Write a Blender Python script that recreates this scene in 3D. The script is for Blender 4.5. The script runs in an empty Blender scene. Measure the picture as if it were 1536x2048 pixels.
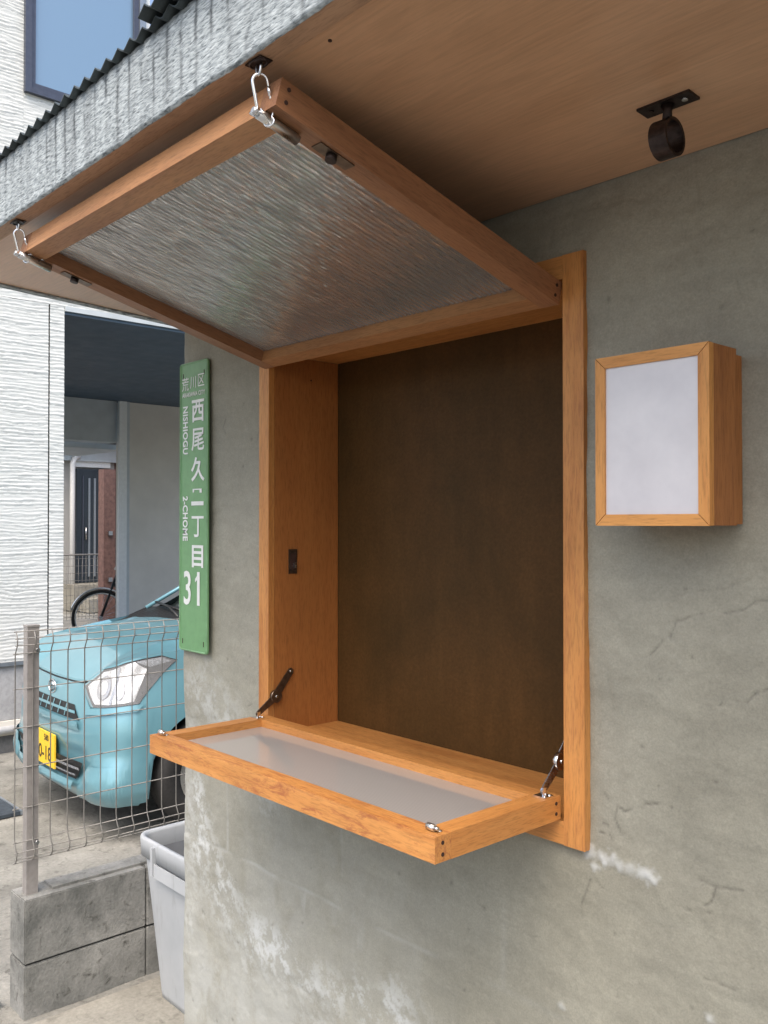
import bpy, bmesh, math, random
import numpy as np
from mathutils import Vector, Matrix

random.seed(7)
sc = bpy.context.scene
COL = sc.collection
R = math.radians

# ------------------------------------------------------------------ camera
cam_d = bpy.data.cameras.new('camera')
cam = bpy.data.objects.new('camera', cam_d)
COL.objects.link(cam)
sc.camera = cam
cam_d.sensor_fit = 'VERTICAL'
cam_d.sensor_height = 36.0
cam_d.lens = 1802.0 / 2048.0 * 36.0
cam_d.clip_start = 0.05
cam_d.clip_end = 800.0
YAW, PITCH = R(42.3), R(0.7)
fh = Vector((-math.cos(YAW), math.sin(YAW), 0))
fwd = fh * math.cos(PITCH) + Vector((0, 0, 1)) * math.sin(PITCH)
cam.location = (0, -1.1, 1.48)
cam.rotation_euler = fwd.to_track_quat('-Z', 'Y').to_euler()

# ------------------------------------------------------------------ light
SUN_EL, SUN_AZ = R(58), R(34)          # azimuth measured from -y towards +x
world = bpy.data.worlds.new('World')
sc.world = world
world.use_nodes = True
wn = world.node_tree
for n in list(wn.nodes):
    wn.nodes.remove(n)
sky = wn.nodes.new('ShaderNodeTexSky')
sky.sky_type = 'NISHITA'
sky.sun_disc = False
sky.sun_elevation = SUN_EL
sky.sun_rotation = R(180) - SUN_AZ
sky.air_density = 1.0
sky.dust_density = 5.0
sky.ozone_density = 0.6
bg = wn.nodes.new('ShaderNodeBackground')
bg.inputs['Strength'].default_value = 0.15
wo = wn.nodes.new('ShaderNodeOutputWorld')
wn.links.new(sky.outputs[0], bg.inputs['Color'])
wn.links.new(bg.outputs[0], wo.inputs['Surface'])

sun_d = bpy.data.lights.new('sun', 'SUN')
sun_d.energy = 0.9
sun_d.angle = R(60)
sun_d.color = (1.0, 0.93, 0.84)
sun = bpy.data.objects.new('sun', sun_d)
COL.objects.link(sun)
sd = Vector((math.sin(SUN_AZ) * math.cos(SUN_EL), -math.cos(SUN_AZ) * math.cos(SUN_EL), math.sin(SUN_EL)))
sun.rotation_euler = (-sd).to_track_quat('-Z', 'Y').to_euler()
sun.location = (0, -6, 8)

sc.view_settings.view_transform = 'Standard'
sc.view_settings.look = 'None'
sc.view_settings.exposure = 1.2
sc.view_settings.gamma = 1.0
sc.render.engine = 'CYCLES'
sc.cycles.use_denoising = True
sc.cycles.max_bounces = 10
sc.cycles.transmission_bounces = 8
sc.cycles.glossy_bounces = 4
sc.cycles.sample_clamp_indirect = 6.0
sc.cycles.caustics_reflective = False
sc.cycles.caustics_refractive = False

# ------------------------------------------------------------------ node helpers
def new_mat(name):
    m = bpy.data.materials.new(name)
    m.use_nodes = True
    nt = m.node_tree
    for n in list(nt.nodes):
        nt.nodes.remove(n)
    out = nt.nodes.new('ShaderNodeOutputMaterial')
    b = nt.nodes.new('ShaderNodeBsdfPrincipled')
    nt.links.new(b.outputs[0], out.inputs['Surface'])
    return m, nt, b

def node(nt, t, **kw):
    n = nt.nodes.new(t)
    for k, v in kw.items():
        if k.startswith('i_'):
            n.inputs[k[2:].replace('_', ' ')].default_value = v
        else:
            setattr(n, k, v)
    return n

def coords(nt, scale=(1, 1, 1), rot=(0, 0, 0), kind='Object'):
    tc = nt.nodes.new('ShaderNodeTexCoord')
    mp = nt.nodes.new('ShaderNodeMapping')
    mp.inputs['Scale'].default_value = scale
    mp.inputs['Rotation'].default_value = rot
    nt.links.new(tc.outputs[kind], mp.inputs['Vector'])
    return mp.outputs[0]

def noise(nt, vec, scale, detail=4, rough=0.55, dist=0.0):
    n = node(nt, 'ShaderNodeTexNoise')
    n.inputs['Scale'].default_value = scale
    n.inputs['Detail'].default_value = detail
    n.inputs['Roughness'].default_value = rough
    n.inputs['Distortion'].default_value = dist
    nt.links.new(vec, n.inputs['Vector'])
    return n.outputs['Fac']

def ramp(nt, fac, stops):
    r = node(nt, 'ShaderNodeValToRGB')
    el = r.color_ramp.elements
    while len(el) < len(stops):
        el.new(0.5)
    for e, (p, c) in zip(el, stops):
        e.position = p
        e.color = (c, c, c, 1) if not hasattr(c, '__len__') else (*c, 1)
    nt.links.new(fac, r.inputs['Fac'])
    return r.outputs['Color']

def mix(nt, fac, a, b, mode='MIX'):
    m = node(nt, 'ShaderNodeMix', data_type='RGBA', blend_type=mode)
    for sock, v in ((m.inputs[0], fac), (m.inputs[6], a), (m.inputs[7], b)):
        if hasattr(v, 'is_linked') or hasattr(v, 'links'):
            nt.links.new(v, sock)
        elif hasattr(v, '__len__'):
            sock.default_value = (*v, 1)
        else:
            sock.default_value = v
    return m.outputs[2]

def bump(nt, b, h, strength, dist=0.002):
    n = node(nt, 'ShaderNodeBump')
    n.inputs['Strength'].default_value = strength
    n.inputs['Distance'].default_value = dist
    nt.links.new(h, n.inputs['Height'])
    prev = b.inputs['Normal'].links
    if prev:
        nt.links.new(prev[0].from_socket, n.inputs['Normal'])
    nt.links.new(n.outputs[0], b.inputs['Normal'])

def simple(name, col, rough=0.5, metal=0.0, var=0.12, scale=30, bmp=0.0, bscale=120, coat=0.0, spec=0.5):
    m, nt, b = new_mat(name)
    v = coords(nt)
    f = noise(nt, v, scale, 5)
    c2 = tuple(max(0, c * (1 - var)) for c in col)
    c3 = tuple(min(1, c * (1 + var)) for c in col)
    cc = ramp(nt, f, [(0.3, c2), (0.7, c3)])
    nt.links.new(cc, b.inputs['Base Color'])
    rr = ramp(nt, noise(nt, v, scale * 2.3, 3), [(0.3, max(0, rough - 0.06)), (0.7, min(1, rough + 0.08))])
    nt.links.new(rr, b.inputs['Roughness'])
    b.inputs['Metallic'].default_value = metal
    b.inputs['Coat Weight'].default_value = coat
    b.inputs['Specular IOR Level'].default_value = spec
    if bmp:
        bump(nt, b, noise(nt, v, bscale, 4), bmp, 0.001)
    return m

def wood(name, axis, light=(0.60, 0.285, 0.085), dark=(0.40, 0.145, 0.034), rough=0.42, stain=0.0, seed=0.0):
    m, nt, b = new_mat(name)
    sc_ = [38, 38, 38]
    sc_[axis] = 2.6
    v = coords(nt, tuple(sc_))
    tc = coords(nt)
    f1 = noise(nt, v, 1.0, 6, 0.6, 0.6)
    sf = [420, 420, 420]
    sf[axis] = 46
    vf = coords(nt, tuple(sf))
    f2 = noise(nt, vf, 1.0, 3, 0.6)
    big = noise(nt, tc, 4.0 + seed, 2)
    base = ramp(nt, f1, [(0.22, dark), (0.48, tuple(a * 0.62 + c * 0.38 for a, c in zip(light, dark))), (0.72, light)])
    pores = ramp(nt, f2, [(0.34, 0.66), (0.52, 1.0)])
    c = mix(nt, 0.7, base, pores, 'MULTIPLY')
    tone = ramp(nt, big, [(0.3, 0.84), (0.7, 1.1)])
    c = mix(nt, 0.8, c, tone, 'MULTIPLY')
    if stain:
        sv = coords(nt, (16, 95, 60) if axis == 0 else (60, 60, 14))
        sf_ = ramp(nt, noise(nt, sv, 1.0, 6, 0.75, 0.5), [(0.50, 0.0), (0.62, stain)])
        c = mix(nt, sf_, c, (0.28, 0.085, 0.035))
    nt.links.new(c, b.inputs['Base Color'])
    rr = ramp(nt, f2, [(0.3, rough + 0.12), (0.7, rough)])
    nt.links.new(rr, b.inputs['Roughness'])
    b.inputs['Specular IOR Level'].default_value = 0.45
    bump(nt, b, f2, 0.30, 0.0008)
    return m

# ------------------------------------------------------------------ object helpers
def link(o, parent=None):
    COL.objects.link(o)
    if parent is not None:
        o.parent = parent
    return o

def thing(name, label, cat, loc=(0, 0, 0), rot=(0, 0, 0), group=None):
    o = bpy.data.objects.new(name, None)
    o.empty_display_size = 0.1
    COL.objects.link(o)
    o.location = loc
    o.rotation_euler = rot
    o['label'] = label
    o['category'] = cat
    if group:
        o['group'] = group
    return o

def tag(o, label, cat, group=None):
    o['label'] = label
    o['category'] = cat
    if group:
        o['group'] = group
    return o

def obj(name, bm, mat, parent=None, smooth=False, bevel=0.0, seg=2):
    me = bpy.data.meshes.new(name)
    if bevel:
        bmesh.ops.bevel(bm, geom=[e for e in bm.edges if len(e.link_faces) == 2 and e.calc_face_angle(0) > 0.6],
                        offset=bevel, segments=seg, affect='EDGES', profile=0.6)
    bmesh.ops.recalc_face_normals(bm, faces=bm.faces)
    bm.to_mesh(me)
    bm.free()
    mats = mat if isinstance(mat, (list, tuple)) else [mat]
    for m in mats:
        me.materials.append(m)
    if smooth:
        for p in me.polygons:
            p.use_smooth = True
    return link(bpy.data.objects.new(name, me), parent)

def add_box(bm, x0, x1, y0, y1, z0, z1, mi=0):
    vs = [bm.verts.new(p) for p in ((x0, y0, z0), (x1, y0, z0), (x1, y1, z0), (x0, y1, z0),
                                    (x0, y0, z1), (x1, y0, z1), (x1, y1, z1), (x0, y1, z1))]
    for f in ((0, 3, 2, 1), (4, 5, 6, 7), (0, 1, 5, 4), (1, 2, 6, 5), (2, 3, 7, 6), (3, 0, 4, 7)):
        fc = bm.faces.new([vs[i] for i in f])
        fc.material_index = mi

def box(name, b6, mat, parent=None, bevel=0.0015):
    bm = bmesh.new()
    add_box(bm, *b6)
    return obj(name, bm, mat, parent, bevel=bevel)

def prism_pts(bm, pts_a, pts_b):
    a = [bm.verts.new(p) for p in pts_a]
    b = [bm.verts.new(p) for p in pts_b]
    n = len(a)
    bm.faces.new(a)
    bm.faces.new(list(reversed(b)))
    for i in range(n):
        bm.faces.new([a[i], b[i], b[(i + 1) % n], a[(i + 1) % n]])

def add_tube(bm, pts, r, n=8, closed=False, cap=True, radii=None, mi=0):
    pts = [Vector(p) for p in pts]
    rings = []
    up = None
    N = len(pts)
    for i, p in enumerate(pts):
        if closed:
            d = (pts[(i + 1) % N] - pts[i - 1]).normalized()
        else:
            d = (pts[min(i + 1, N - 1)] - pts[max(i - 1, 0)]).normalized()
        if up is None:
            up = Vector((0, 0, 1)) if abs(d.z) < 0.9 else Vector((1, 0, 0))
        s = d.cross(up).normalized()
        up = s.cross(d).normalized()
        rr = radii[i] if radii else r
        rings.append([bm.verts.new(p + (s * math.cos(2 * math.pi * k / n) + up * math.sin(2 * math.pi * k / n)) * rr) for k in range(n)])
    m = N if closed else N - 1
    for i in range(m):
        a, b = rings[i], rings[(i + 1) % N]
        for k in range(n):
            f = bm.faces.new([a[k], a[(k + 1) % n], b[(k + 1) % n], b[k]])
            f.smooth = True
            f.material_index = mi
    if cap and not closed:
        f = bm.faces.new(list(reversed(rings[0]))); f.material_index = mi
        f = bm.faces.new(rings[-1]); f.material_index = mi

def tube(name, pts, r, mat, parent=None, n=8, closed=False, radii=None):
    bm = bmesh.new()
    add_tube(bm, pts, r, n, closed, radii=radii)
    return obj(name, bm, mat, parent)

def disc(name, c, axis, r, h, mat, parent=None, n=20, bevel=0.0):
    a = Vector(axis).normalized()
    bm = bmesh.new()
    add_tube(bm, [Vector(c) - a * h / 2, Vector(c) + a * h / 2], r, n)
    return obj(name, bm, mat, parent, bevel=bevel)

def grid_mesh(name, P, mat, parent=None, keep=None, smooth=True, attrs=None, flip=False):
    """P: (nu, nv, 3) array of positions"""
    nu, nv, _ = P.shape
    idx = np.arange(nu * nv).reshape(nu, nv)
    q = np.stack([idx[:-1, :-1], idx[1:, :-1], idx[1:, 1:], idx[:-1, 1:]], -1)
    if flip:
        q = q[..., ::-1]
    if keep is not None:
        q = q[keep]
    q = q.reshape(-1, 4)
    me = bpy.data.meshes.new(name)
    me.vertices.add(nu * nv)
    me.vertices.foreach_set('co', P.reshape(-1).astype(np.float32))
    me.loops.add(q.size)
    me.loops.foreach_set('vertex_index', q.reshape(-1).astype(np.int32))
    me.polygons.add(len(q))
    me.polygons.foreach_set('loop_start', (np.arange(len(q)) * 4).astype(np.int32))
    me.polygons.foreach_set('use_smooth', np.full(len(q), smooth))
    me.update(calc_edges=True)
    if attrs:
        for k, a in attrs.items():
            at = me.attributes.new(k, 'FLOAT', 'POINT')
            at.data.foreach_set('value', a.reshape(-1).astype(np.float32))
    me.validate()
    me.materials.append(mat)
    return link(bpy.data.objects.new(name, me), parent)

def vnoise(x, y, seed):
    rs = np.random.RandomState(seed)
    T = rs.rand(256, 256)
    xi, yi = np.floor(x).astype(int), np.floor(y).astype(int)
    fx, fy = x - xi, y - yi
    fx = fx * fx * (3 - 2 * fx)
    fy = fy * fy * (3 - 2 * fy)
    a = T[xi % 256, yi % 256]; b = T[(xi + 1) % 256, yi % 256]
    c = T[xi % 256, (yi + 1) % 256]; d = T[(xi + 1) % 256, (yi + 1) % 256]
    return (a * (1 - fx) + b * fx) * (1 - fy) + (c * (1 - fx) + d * fx) * fy

def fbm(x, y, seed, octv=4, g=0.5):
    s, a, t = 0, 1.0, 0
    for o in range(octv):
        s = s + a * vnoise(x * 2 ** o + 17.3 * o, y * 2 ** o + 5.1 * o, seed + o)
        t += a
        a *= g
    return s / t

# ------------------------------------------------------------------ materials
M = {}
M['wx'] = wood('wood_along_x', 0)
M['wxs'] = wood('wood_along_x_stained', 0, stain=0.75)
M['wy'] = wood('wood_along_y', 1)
M['wz'] = wood('wood_along_z', 2, stain=0.25)
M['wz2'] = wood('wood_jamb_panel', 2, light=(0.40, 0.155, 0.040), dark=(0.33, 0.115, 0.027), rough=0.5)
M['wred'] = wood('wood_redder_along_y', 1, light=(0.37, 0.180, 0.088), dark=(0.20, 0.086, 0.040))
M['wredx'] = wood('wood_redder_along_x', 0, light=(0.37, 0.180, 0.088), dark=(0.20, 0.086, 0.040))
M['wtan'] = wood('wood_tan_along_x', 0, light=(0.48, 0.245, 0.105), dark=(0.29, 0.12, 0.047))
M['wbox'] = wood('wood_box_along_z', 2, light=(0.42, 0.17, 0.050), dark=(0.22, 0.072, 0.020))
M['wboxf'] = wood('wood_box_frame', 2, light=(0.68, 0.33, 0.095), dark=(0.46, 0.175, 0.042))
M['wboxfx'] = wood('wood_box_frame_x', 0, light=(0.68, 0.33, 0.095), dark=(0.46, 0.175, 0.042))
M['hole'] = simple('dark_plug', (0.035, 0.014, 0.008), 0.8)
M['alu'] = simple('aluminium', (0.72, 0.72, 0.70), 0.32, 1.0, 0.08, 60)
M['chrome'] = simple('chrome', (0.75, 0.76, 0.78), 0.16, 1.0, 0.05, 60)
M['bronze'] = simple('brown_steel', (0.16, 0.12, 0.09), 0.35, 0.9, 0.3, 90)
M['steel'] = simple('bright_steel', (0.62, 0.63, 0.64), 0.24, 1.0, 0.1, 60)
M['iron'] = simple('dark_iron', (0.045, 0.033, 0.030), 0.42, 0.75, 0.4, 90, 0.3)
M['black'] = simple('black_plastic', (0.012, 0.013, 0.014), 0.45)
M['rubber'] = simple('tyre_rubber', (0.018, 0.018, 0.018), 0.8, bmp=0.3)
M['white_plastic'] = simple('white_plastic', (0.75, 0.75, 0.73), 0.4, var=0.05)

# smooth plaster wall
def wall_material():
    m, nt, b = new_mat('troweled_mortar')
    v = coords(nt)
    big = noise(nt, v, 2.2, 5, 0.55, 0.1)
    mid = noise(nt, v, 11.0, 7, 0.68, 0.15)
    fine = noise(nt, v, 90, 5, 0.6)
    c = ramp(nt, big, [(0.30, (0.254, 0.246, 0.197)), (0.52, (0.294, 0.288, 0.235)), (0.70, (0.318, 0.310, 0.255))])
    c = mix(nt, 0.5, c, ramp(nt, mid, [(0.3, 0.76), (0.7, 1.12)]), 'MULTIPLY')
    c = mix(nt, 0.38, c, ramp(nt, fine, [(0.3, 0.82), (0.7, 1.1)]), 'MULTIPLY')
    grit = noise(nt, v, 330, 4, 0.7)
    c = mix(nt, 0.55, c, ramp(nt, grit, [(0.32, 0.74), (0.68, 1.18)]), 'MULTIPLY')
    # trowel smears: long soft marks, a shade lighter and darker
    tv = coords(nt, (9, 9, 34), (0, R(38), 0))
    c = mix(nt, 0.45, c, ramp(nt, noise(nt, tv, 1.0, 5, 0.62), [(0.32, 0.82), (0.68, 1.12)]), 'MULTIPLY')
    at = node(nt, 'ShaderNodeAttribute', attribute_name='bloom')
    cw = mix(nt, at.outputs['Fac'], c, (0.54, 0.565, 0.56))
    at2 = node(nt, 'ShaderNodeAttribute', attribute_name='crack')
    cw = mix(nt, at2.outputs['Fac'], cw, (0.085, 0.08, 0.065))
    nt.links.new(cw, b.inputs['Base Color'])
    rr = ramp(nt, mid, [(0.3, 0.62), (0.7, 0.85)])
    nt.links.new(rr, b.inputs['Roughness'])
    b.inputs['Specular IOR Level'].default_value = 0.35
    bump(nt, b, grit, 0.5, 0.0008)
    bump(nt, b, fine, 0.45, 0.0012)
    bump(nt, b, mid, 0.5, 0.003)
    return m
M['wall'] = wall_material()

def concrete(name, lo, hi, scale=3.0, rough=0.85, bs=0.5, dark=(0.05, 0.048, 0.04), dk=0.5):
    m, nt, b = new_mat(name)
    v = coords(nt)
    a = noise(nt, v, scale, 6, 0.62, 0.3)
    f = noise(nt, v, scale * 22, 5, 0.65)
    g = noise(nt, v, scale * 5, 6, 0.7, 0.5)
    c = ramp(nt, a, [(0.32, lo), (0.68, hi)])
    c = mix(nt, 0.6, c, ramp(nt, f, [(0.3, 0.66), (0.7, 1.15)]), 'MULTIPLY')
    c = mix(nt, ramp(nt, g, [(0.56, 0.0), (0.72, dk)]), c, dark)
    nt.links.new(c, b.inputs['Base Color'])
    b.inputs['Roughness'].default_value = rough
    b.inputs['Specular IOR Level'].default_value = 0.3
    bump(nt, b, f, bs, 0.002)
    bump(nt, b, g, bs, 0.004)
    return m
M['ground'] = concrete('weathered_concrete_ground', (0.155, 0.153, 0.138), (0.32, 0.315, 0.285), 3.2, 0.9, 1.3, dk=0.85)
M['slab'] = concrete('pale_concrete_slab', (0.22, 0.212, 0.182), (0.35, 0.335, 0.29), 3.4, 0.9, 0.5, dk=0.5)
M['block'] = concrete('concrete_block', (0.13, 0.135, 0.127), (0.34, 0.34, 0.32), 5.0, 0.9, 0.9, dk=0.85)
M['blocktop'] = concrete('concrete_block_top', (0.25, 0.25, 0.235), (0.33, 0.33, 0.31), 5.0, 0.9, 0.4, dk=0.3)
M['joint'] = simple('dark_joint', (0.035, 0.035, 0.032), 0.95, bmp=0.4)
M['found'] = concrete('foundation_mortar', (0.30, 0.31, 0.32), (0.42, 0.43, 0.44), 1.6, 0.85, 0.25, dk=0.2)
M['foundlow'] = concrete('foundation_dark', (0.10, 0.105, 0.11), (0.19, 0.195, 0.20), 2.6, 0.9, 0.3, dk=0.4)

# plywood soffit
def ply():
    m, nt, b = new_mat('soffit_plywood')
    v = coords(nt, (1.6, 14, 14))
    a = noise(nt, v, 1.0, 6, 0.55, 0.7)
    vf = coords(nt, (18, 240, 240))
    f = noise(nt, vf, 1.0, 4, 0.6)
    c = ramp(nt, a, [(0.3, (0.52, 0.305, 0.175)), (0.7, (0.63, 0.385, 0.230))])
    c = mix(nt, 0.5, c, ramp(nt, f, [(0.35, 0.78), (0.6, 1.08)]), 'MULTIPLY')
    nt.links.new(c, b.inputs['Base Color'])
    b.inputs['Roughness'].default_value = 0.33
    b.inputs['Specular IOR Level'].default_value = 0.8
    bump(nt, b, f, 0.2, 0.0006)
    return m
M['ply'] = ply()

# rough brushed cement fascia with vertical rain streaks
def fascia_mat():
    m, nt, b = new_mat('weathered_cement_fascia')
    v1 = coords(nt, (60, 60, 430), (0, R(14), 0))
    a = noise(nt, v1, 1.0, 5, 0.65, 0.5)
    v2 = coords(nt, (34, 10, 3.0))
    s = noise(nt, v2, 1.0, 4, 0.6, 0.3)
    at = node(nt, 'ShaderNodeAttribute', attribute_name='streak')
    c = ramp(nt, a, [(0.36, (0.10, 0.12, 0.13)), (0.46, (0.28, 0.32, 0.335)), (0.60, (0.46, 0.51, 0.525))])
    c = mix(nt, 0.6, c, ramp(nt, s, [(0.34, 0.55), (0.55, 1.0)]), 'MULTIPLY')
    c = mix(nt, at.outputs['Fac'], c, (0.05, 0.06, 0.065))
    nt.links.new(c, b.inputs['Base Color'])
    b.inputs['Roughness'].default_value = 0.8
    bump(nt, b, a, 0.45, 0.002)
    return m
M['fascia'] = fascia_mat()
M['roof'] = simple('corrugated_roof_metal', (0.060, 0.075, 0.078), 0.5, 0.4, 0.35, 14, 0.3)
M['eave'] = wood('eave_trim_wood', 0, light=(0.50, 0.31, 0.19), dark=(0.32, 0.19, 0.115), rough=0.5)

def ribbed_glass():
    m, nt, b = new_mat('ribbed_glass')
    b.inputs['Base Color'].default_value = (0.95, 0.97, 0.97, 1)
    b.inputs['Roughness'].default_value = 0.06
    b.inputs['IOR'].default_value = 1.9
    b.inputs['Transmission Weight'].default_value = 0.84
    v = coords(nt, (120, 20, 60))
    bump(nt, b, noise(nt, v, 1.0, 2, 0.6, 0.4), 0.5, 0.003)
    return m
M['rib'] = ribbed_glass()

def polycarb():
    m, nt, b = new_mat('milky_twin_wall_sheet')
    v = coords(nt, (1, 1, 1))
    w = node(nt, 'ShaderNodeTexWave', wave_type='BANDS', bands_direction='Y')
    w.inputs['Scale'].default_value = 70
    nt.links.new(v, w.inputs['Vector'])
    c = ramp(nt, w.outputs['Fac'], [(0.0, (0.36, 0.345, 0.33)), (1.0, (0.44, 0.42, 0.40))])
    nt.links.new(c, b.inputs['Base Color'])
    b.inputs['Roughness'].default_value = 0.05
    b.inputs['Specular IOR Level'].default_value = 0.9
    b.inputs['Transmission Weight'].default_value = 0.12
    bump(nt, b, w.outputs['Fac'], 0.04, 0.0003)
    bump(nt, b, noise(nt, v, 6, 2), 0.05, 0.001)
    return m
M['poly'] = polycarb()
def acrylic():
    m, nt, b = new_mat('milky_acrylic')
    b.inputs['Roughness'].default_value = 0.08
    b.inputs['Specular IOR Level'].default_value = 0.55
    v = coords(nt)
    c = ramp(nt, noise(nt, v, 14, 4, 0.6), [(0.3, (0.60, 0.595, 0.63)), (0.7, (0.69, 0.685, 0.715))])
    nt.links.new(c, b.inputs['Base Color'])
    bump(nt, b, noise(nt, v, 9, 2), 0.2, 0.003)
    return m
M['acr'] = acrylic()
def screen():
    m, nt, b = new_mat('dark_brown_sheet')
    v = coords(nt, (1, 1, 1))
    c = ramp(nt, noise(nt, v, 4.0, 6, 0.62, 0.3), [(0.3, (0.056, 0.032, 0.011)), (0.5, (0.074, 0.039, 0.013)), (0.7, (0.092, 0.046, 0.015))])
    c = mix(nt, 0.6, c, ramp(nt, noise(nt, v, 160, 4, 0.7), [(0.3, 0.72), (0.7, 1.2)]), 'MULTIPLY')
    c = mix(nt, 0.5, c, ramp(nt, noise(nt, coords(nt, (30, 30, 5)), 1.0, 5, 0.6), [(0.3, 0.78), (0.7, 1.12)]), 'MULTIPLY')
    nt.links.new(c, b.inputs['Base Color'])
    b.inputs['Roughness'].default_value = 0.48
    b.inputs['Specular IOR Level'].default_value = 0.12
    bump(nt, b, noise(nt, v, 200, 4), 0.3, 0.0008)
    return m
M['screen'] = screen()

# ================================================================== GROUND
def ground():
    # one sheet: fine near the camera, coarse far away
    xs = np.concatenate([[-400, -120, -50, -26, -16], np.arange(-12, 2.01, 0.06), [4, 10, 25, 60, 120, 400]])
    ys = np.concatenate([[-400, -100, -40, -20, -10, -6], np.arange(-4, 7.01, 0.06), [9, 12, 20, 50, 120, 400]])
    X, Y = np.meshgrid(xs, ys, indexing='ij')
    Z = (fbm(X * 1.3, Y * 1.3, 3, 4) - 0.5) * 0.018 + (fbm(X * 8, Y * 9, 9, 3) - 0.5) * 0.010 - 0.012
    return grid_mesh('ground', np.stack([X, Y, Z], -1), M['ground'])
g = ground(); g['kind'] = 'structure'

M['asphalt'] = concrete('bounce_tuned_asphalt', (0.13, 0.13, 0.127), (0.19, 0.188, 0.18), 3.0, 0.9, 0.6)
bm = bmesh.new(); add_box(bm, -60, 60, -7.2, -1.0, -0.06, 0.004)  # unseen road sheet, added to cut light bounced onto the undersides
o = obj('unseen_road', bm, M['asphalt']); o['kind'] = 'structure'
# pale slab between the boundary wall and the shop
bm = bmesh.new(); add_box(bm, -2.68, -1.935, -0.9, 4.0, -0.05, 0.002)
o = obj('path', bm, M['slab'], bevel=0.004); o['kind'] = 'structure'

# ================================================================== SHOP BUILDING
shop = thing('shop_building', 'low grey mortar shop building with plywood eave and corrugated roof', 'building', (0, 0, 0))
WX0, WX1 = -1.925, 1.6
OX0, OX1, OZ0, OZ1 = -1.575, -0.785, 1.022, 1.860     # hole cut in the mortar (behind the casing)

# --- cracks drawn on the wall in (x, z)
def wpx(x, y):
    """photo pixel measured on the wall plane -> (x, z); used for the layout of cracks only"""
    Rv = Vector((math.sin(YAW), math.cos(YAW), 0)); Uv = Rv.cross(fwd)
    d = fwd + Rv * ((x - 768) / 1802) + Uv * ((1024 - y) / 1802)
    t = 1.1 / d.y
    return (t * d.x, 1.48 + t * d.z)

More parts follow.
